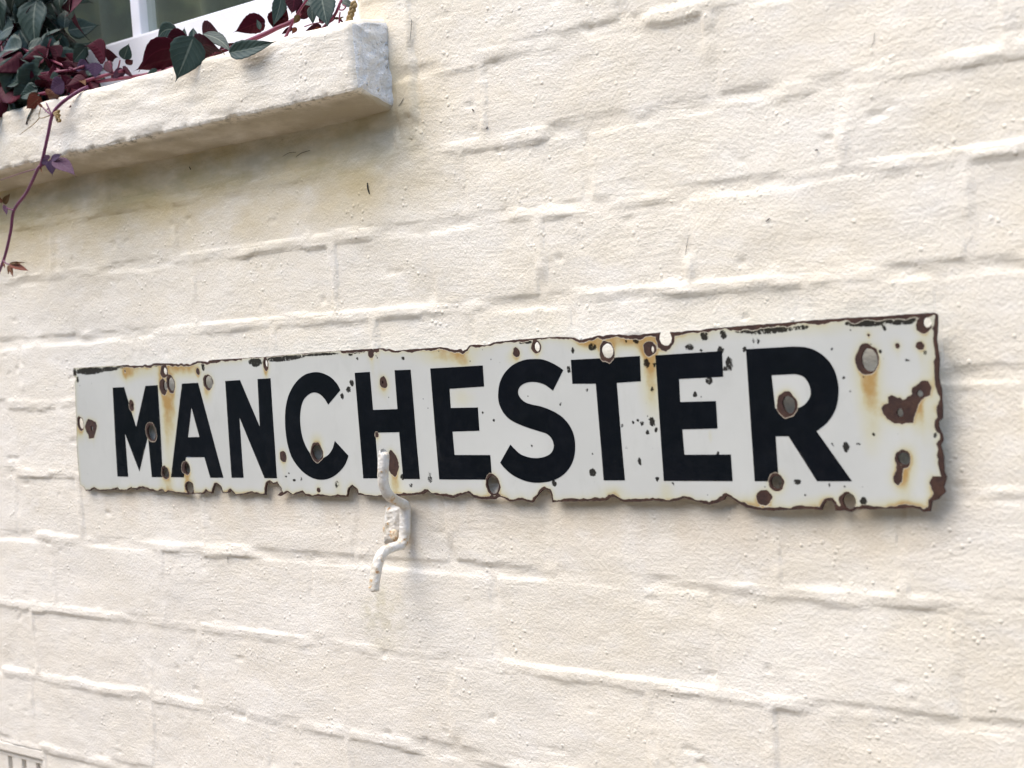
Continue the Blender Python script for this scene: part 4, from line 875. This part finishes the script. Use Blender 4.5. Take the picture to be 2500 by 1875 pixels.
# -- dense mass at the left
cl = thing('creeper', 'dense dark green and maroon creeper mass at the left of the window', 'creeper', (0, 0, 0), 'creeper on the window sill')
rs = random.Random(21)
def compound(parent, c, size, face, n, und, kinds, spread=1.0):
    face = face.normalized(); a0 = rs.uniform(0, 6.28); ux = face.cross(Vector((0.2, 0.1, 1))).normalized(); uy = face.cross(ux)
    for k in range(n):
        a = a0 + 2 * math.pi * k / n * 0.82 + rs.uniform(-.2, .2); L = size * rs.uniform(0.7, 1.15)
        tip = c + (ux * math.cos(a) + uy * math.sin(a)) * L * spread + Vector((0, 0, -0.22 * L)) + face * rs.uniform(-.25, .15) * L
        s = -1 if rs.random() < und else 1
        place_leaf(parent, c + (tip - c) * 0.10, tip, face * s + Vector((rs.uniform(-.5, .5), rs.uniform(-.5, .5), rs.uniform(-.2, .5))), rs.choice(kinds), rs.uniform(.85, 1.05))
nodes = []
for k in range(74):
    px, py = rs.uniform(-140, 185), rs.uniform(-60, 255)
    if px > 120 and py < 90 and rs.random() < 0.75: px -= 110
    if py > 285 - px * 0.30: continue
    if px < 32 and 8 < py < 75: continue
    low = sstep(120, 215, np.array(py)); o_ = rs.uniform(-.035, .028) if low < .5 else rs.uniform(.0, .036)
    c = P(px, py, o_); nodes.append(c)
    compound(cl, c, rs.uniform(.036, .056), Vector((rs.uniform(-.3, .8), -1, rs.uniform(-.1, .7))), 4, 0.06 + 0.16 * float(low), LV)
for (px, py, o_, sz, und) in [(128, 140, .03, .045, .5), (75, 190, .036, .04, .25), (165, 190, .036, .032, .5), (40, 215, .038, .04, .1), (100, 215, .038, .032, .35), (135, 205, .038, .03, .4), (20, 175, .036, .05, .3), (60, 120, .03, .055, .2), (20, 235, .042, .04, .3), (200, 175, .03, .032, .7), (215, 190, .035, .026, .6)]:
    compound(cl, P(px, py, o_), sz, Vector((.5, -1, .25)), 5, und, LV)
put(cl, lambda x, y, o: P(x, y, o), (207, 118), (170, 158), 1, LV, 0.9, (.03, .036)); put(cl, lambda x, y, o: P(x, y, o), (95, 228), (62, 268), -1, BV, 1.3, (.042, .05)); put(cl, lambda x, y, o: P(x, y, o), (110, 225), (150, 240), -1, BV, 1.2, (.042, .05))
for b, t, s, kd, ws, of in [((475, 485), (375, 375), -1, 'arch', 1.2, (.03, .034)), ((285, 645), (178, 632), -1, 'arch', 1.2, (.036, .044)), ((270, 705), (292, 598), 1, LV, 1.1, (.038, .044)), ((300, 705), (392, 618), -1, LV, 1.0, (.038, .044)), ((565, 705), (488, 590), -1, LV, 1.0, (.036, .042)),
        ((480, 610), (380, 655), 1, LV, 1.1, (.036, .042)), ((575, 690), (665, 615), 1, LV, 1.0, (.034, .038)), ((520, 670), (370, 745), 1, YV, 1.8, (.042, .05)), ((325, 785), (205, 885), -1, BV, 1.6, (.046, .056)), ((390, 790), (505, 765), -1, BV, 1.3, (.046, .052)), ((200, 640), (0, 690), 1, LV, 0.9, (.038, .046)), ((215, 700), (80, 835), 1, LV, 1.1, (.042, .052)), ((600, 640), (530, 770), -1, LV, 0.8, (.034, .046)), ((640, 620), (700, 690), 1, BV, 1.2, (.036, .044)), ((480, 520), (560, 470), -1, 'arch', 1.2, (.028, .03)), ((430, 560), (330, 500), -1, 'arch', 1.2, (.03, .034)), ((620, 480), (520, 430), -1, LV, 1.0, (.02, .022)), ((560, 560), (650, 560), -1, 'arch', 1.1, (.03, .034))]:
    put(cl, g3, b, t, s, kd, ws, of)
base_l = P(-60, 250, .02)
for c in nodes[::2]: stem(cl, [base_l + Vector((rs.uniform(-.05, .25), rs.uniform(-.02, .02), 0)), (base_l + c) / 2 + Vector((rs.uniform(-.03, .03), 0, rs.uniform(0, .03))), c], .0016, .0009, M_STEM, 'stem', 5)
stem(cl, [P(-60, 262, .04), P(40, 240, .04), P(120, 225, .04), P(200, 200, .036), P(300, 172, .033)], .002, .0018, M_STEM)

# -- the long shoot hanging in front of the sill
ch_ = thing('creeper', 'thin purple creeper shoot hanging down in front of the sill', 'creeper', (0, 0, 0), 'creeper on the window sill')
pA = lambda x, y, o: P(.27119 * x, 250 + .27119 * y, o)
stem(ch_, [P(215, 212, .040), P(190, 224, .049), P(150, 252, .056), P(128, 281, .058), P(117, 330, .060), P(101, 400, .060), P(93, 412, .060), P(65, 470, .056), P(34, 514, .052), P(26, 565, .050), P(10, 632, .046), P(-14, 690, .040)], .0019, .0017, M_STEMD, 'stem', 8)
for pts in [((93, 408), (110, 402), (124, 390)), ((34, 514), (18, 508), (8, 500)), ((8, 636), (16, 644), (26, 645)), ((126, 281), (112, 270), (98, 255)), ((126, 281), (118, 262), (112, 250))]:
    stem(ch_, [P(x, y, .058) for x, y in pts], .0010, .0006, M_STEMD, 'petiole', 4)
for b, t, s, kd, ws in [((480, 515), (695, 645), 1, YV, 1.15), ((458, 522), (468, 662), 1, YV, 1.35), ((458, 515), (556, 462), 1, YV, 1.2), ((442, 512), (390, 460), 1, YV, 1.5), ((432, 515), (342, 550), 1, YV, 1.4),
        ((30, 910), (92, 815), 1, BV, 1.1), ((20, 905), (-30, 830), 1, BV, 0.8), ((35, 925), (65, 1020), 1, YV, 0.9), ((85, 1450), (270, 1518), 1, BV, 0.75), ((85, 1450), (240, 1437), 1, BV, 0.35), ((80, 1465), (132, 1595), -1, BV, 0.5), ((75, 1465), (75, 1565), -1, BV, 0.5), ((30, 1440), (45, 1505), -1, BV, 0.5), ((120, 1440), (165, 1430), 1, BV, 0.6),
        ((360, 575), (388, 655), -1, BV, 0.35), ((380, 45), (325, -10), 1, BV, 0.7)]:
    put(ch_, pA, b, t, s, kd, ws, (.059, .063))
for pts in [((93, 412), (60, 420), (0, 440)), ((124, 281), (96, 288), (100, 262)), ((96, 288), (80, 305), (48, 329))]:
    stem(ch_, [P(x, y, .056) for x, y in pts], .0006, .0003, M_STEMD if pts[0][0] == 93 else M_BUD, 'tendril', 5)
for k in range(7):
    stem(ch_, [P(131, 276, .060), P(140 + rs.uniform(-4, 8), 270 + k * 4, .062), P(143 + rs.uniform(-5, 5), 276 + k * 3.4, .060)], .0009, .0013, M_BUD, 'bud', 3)
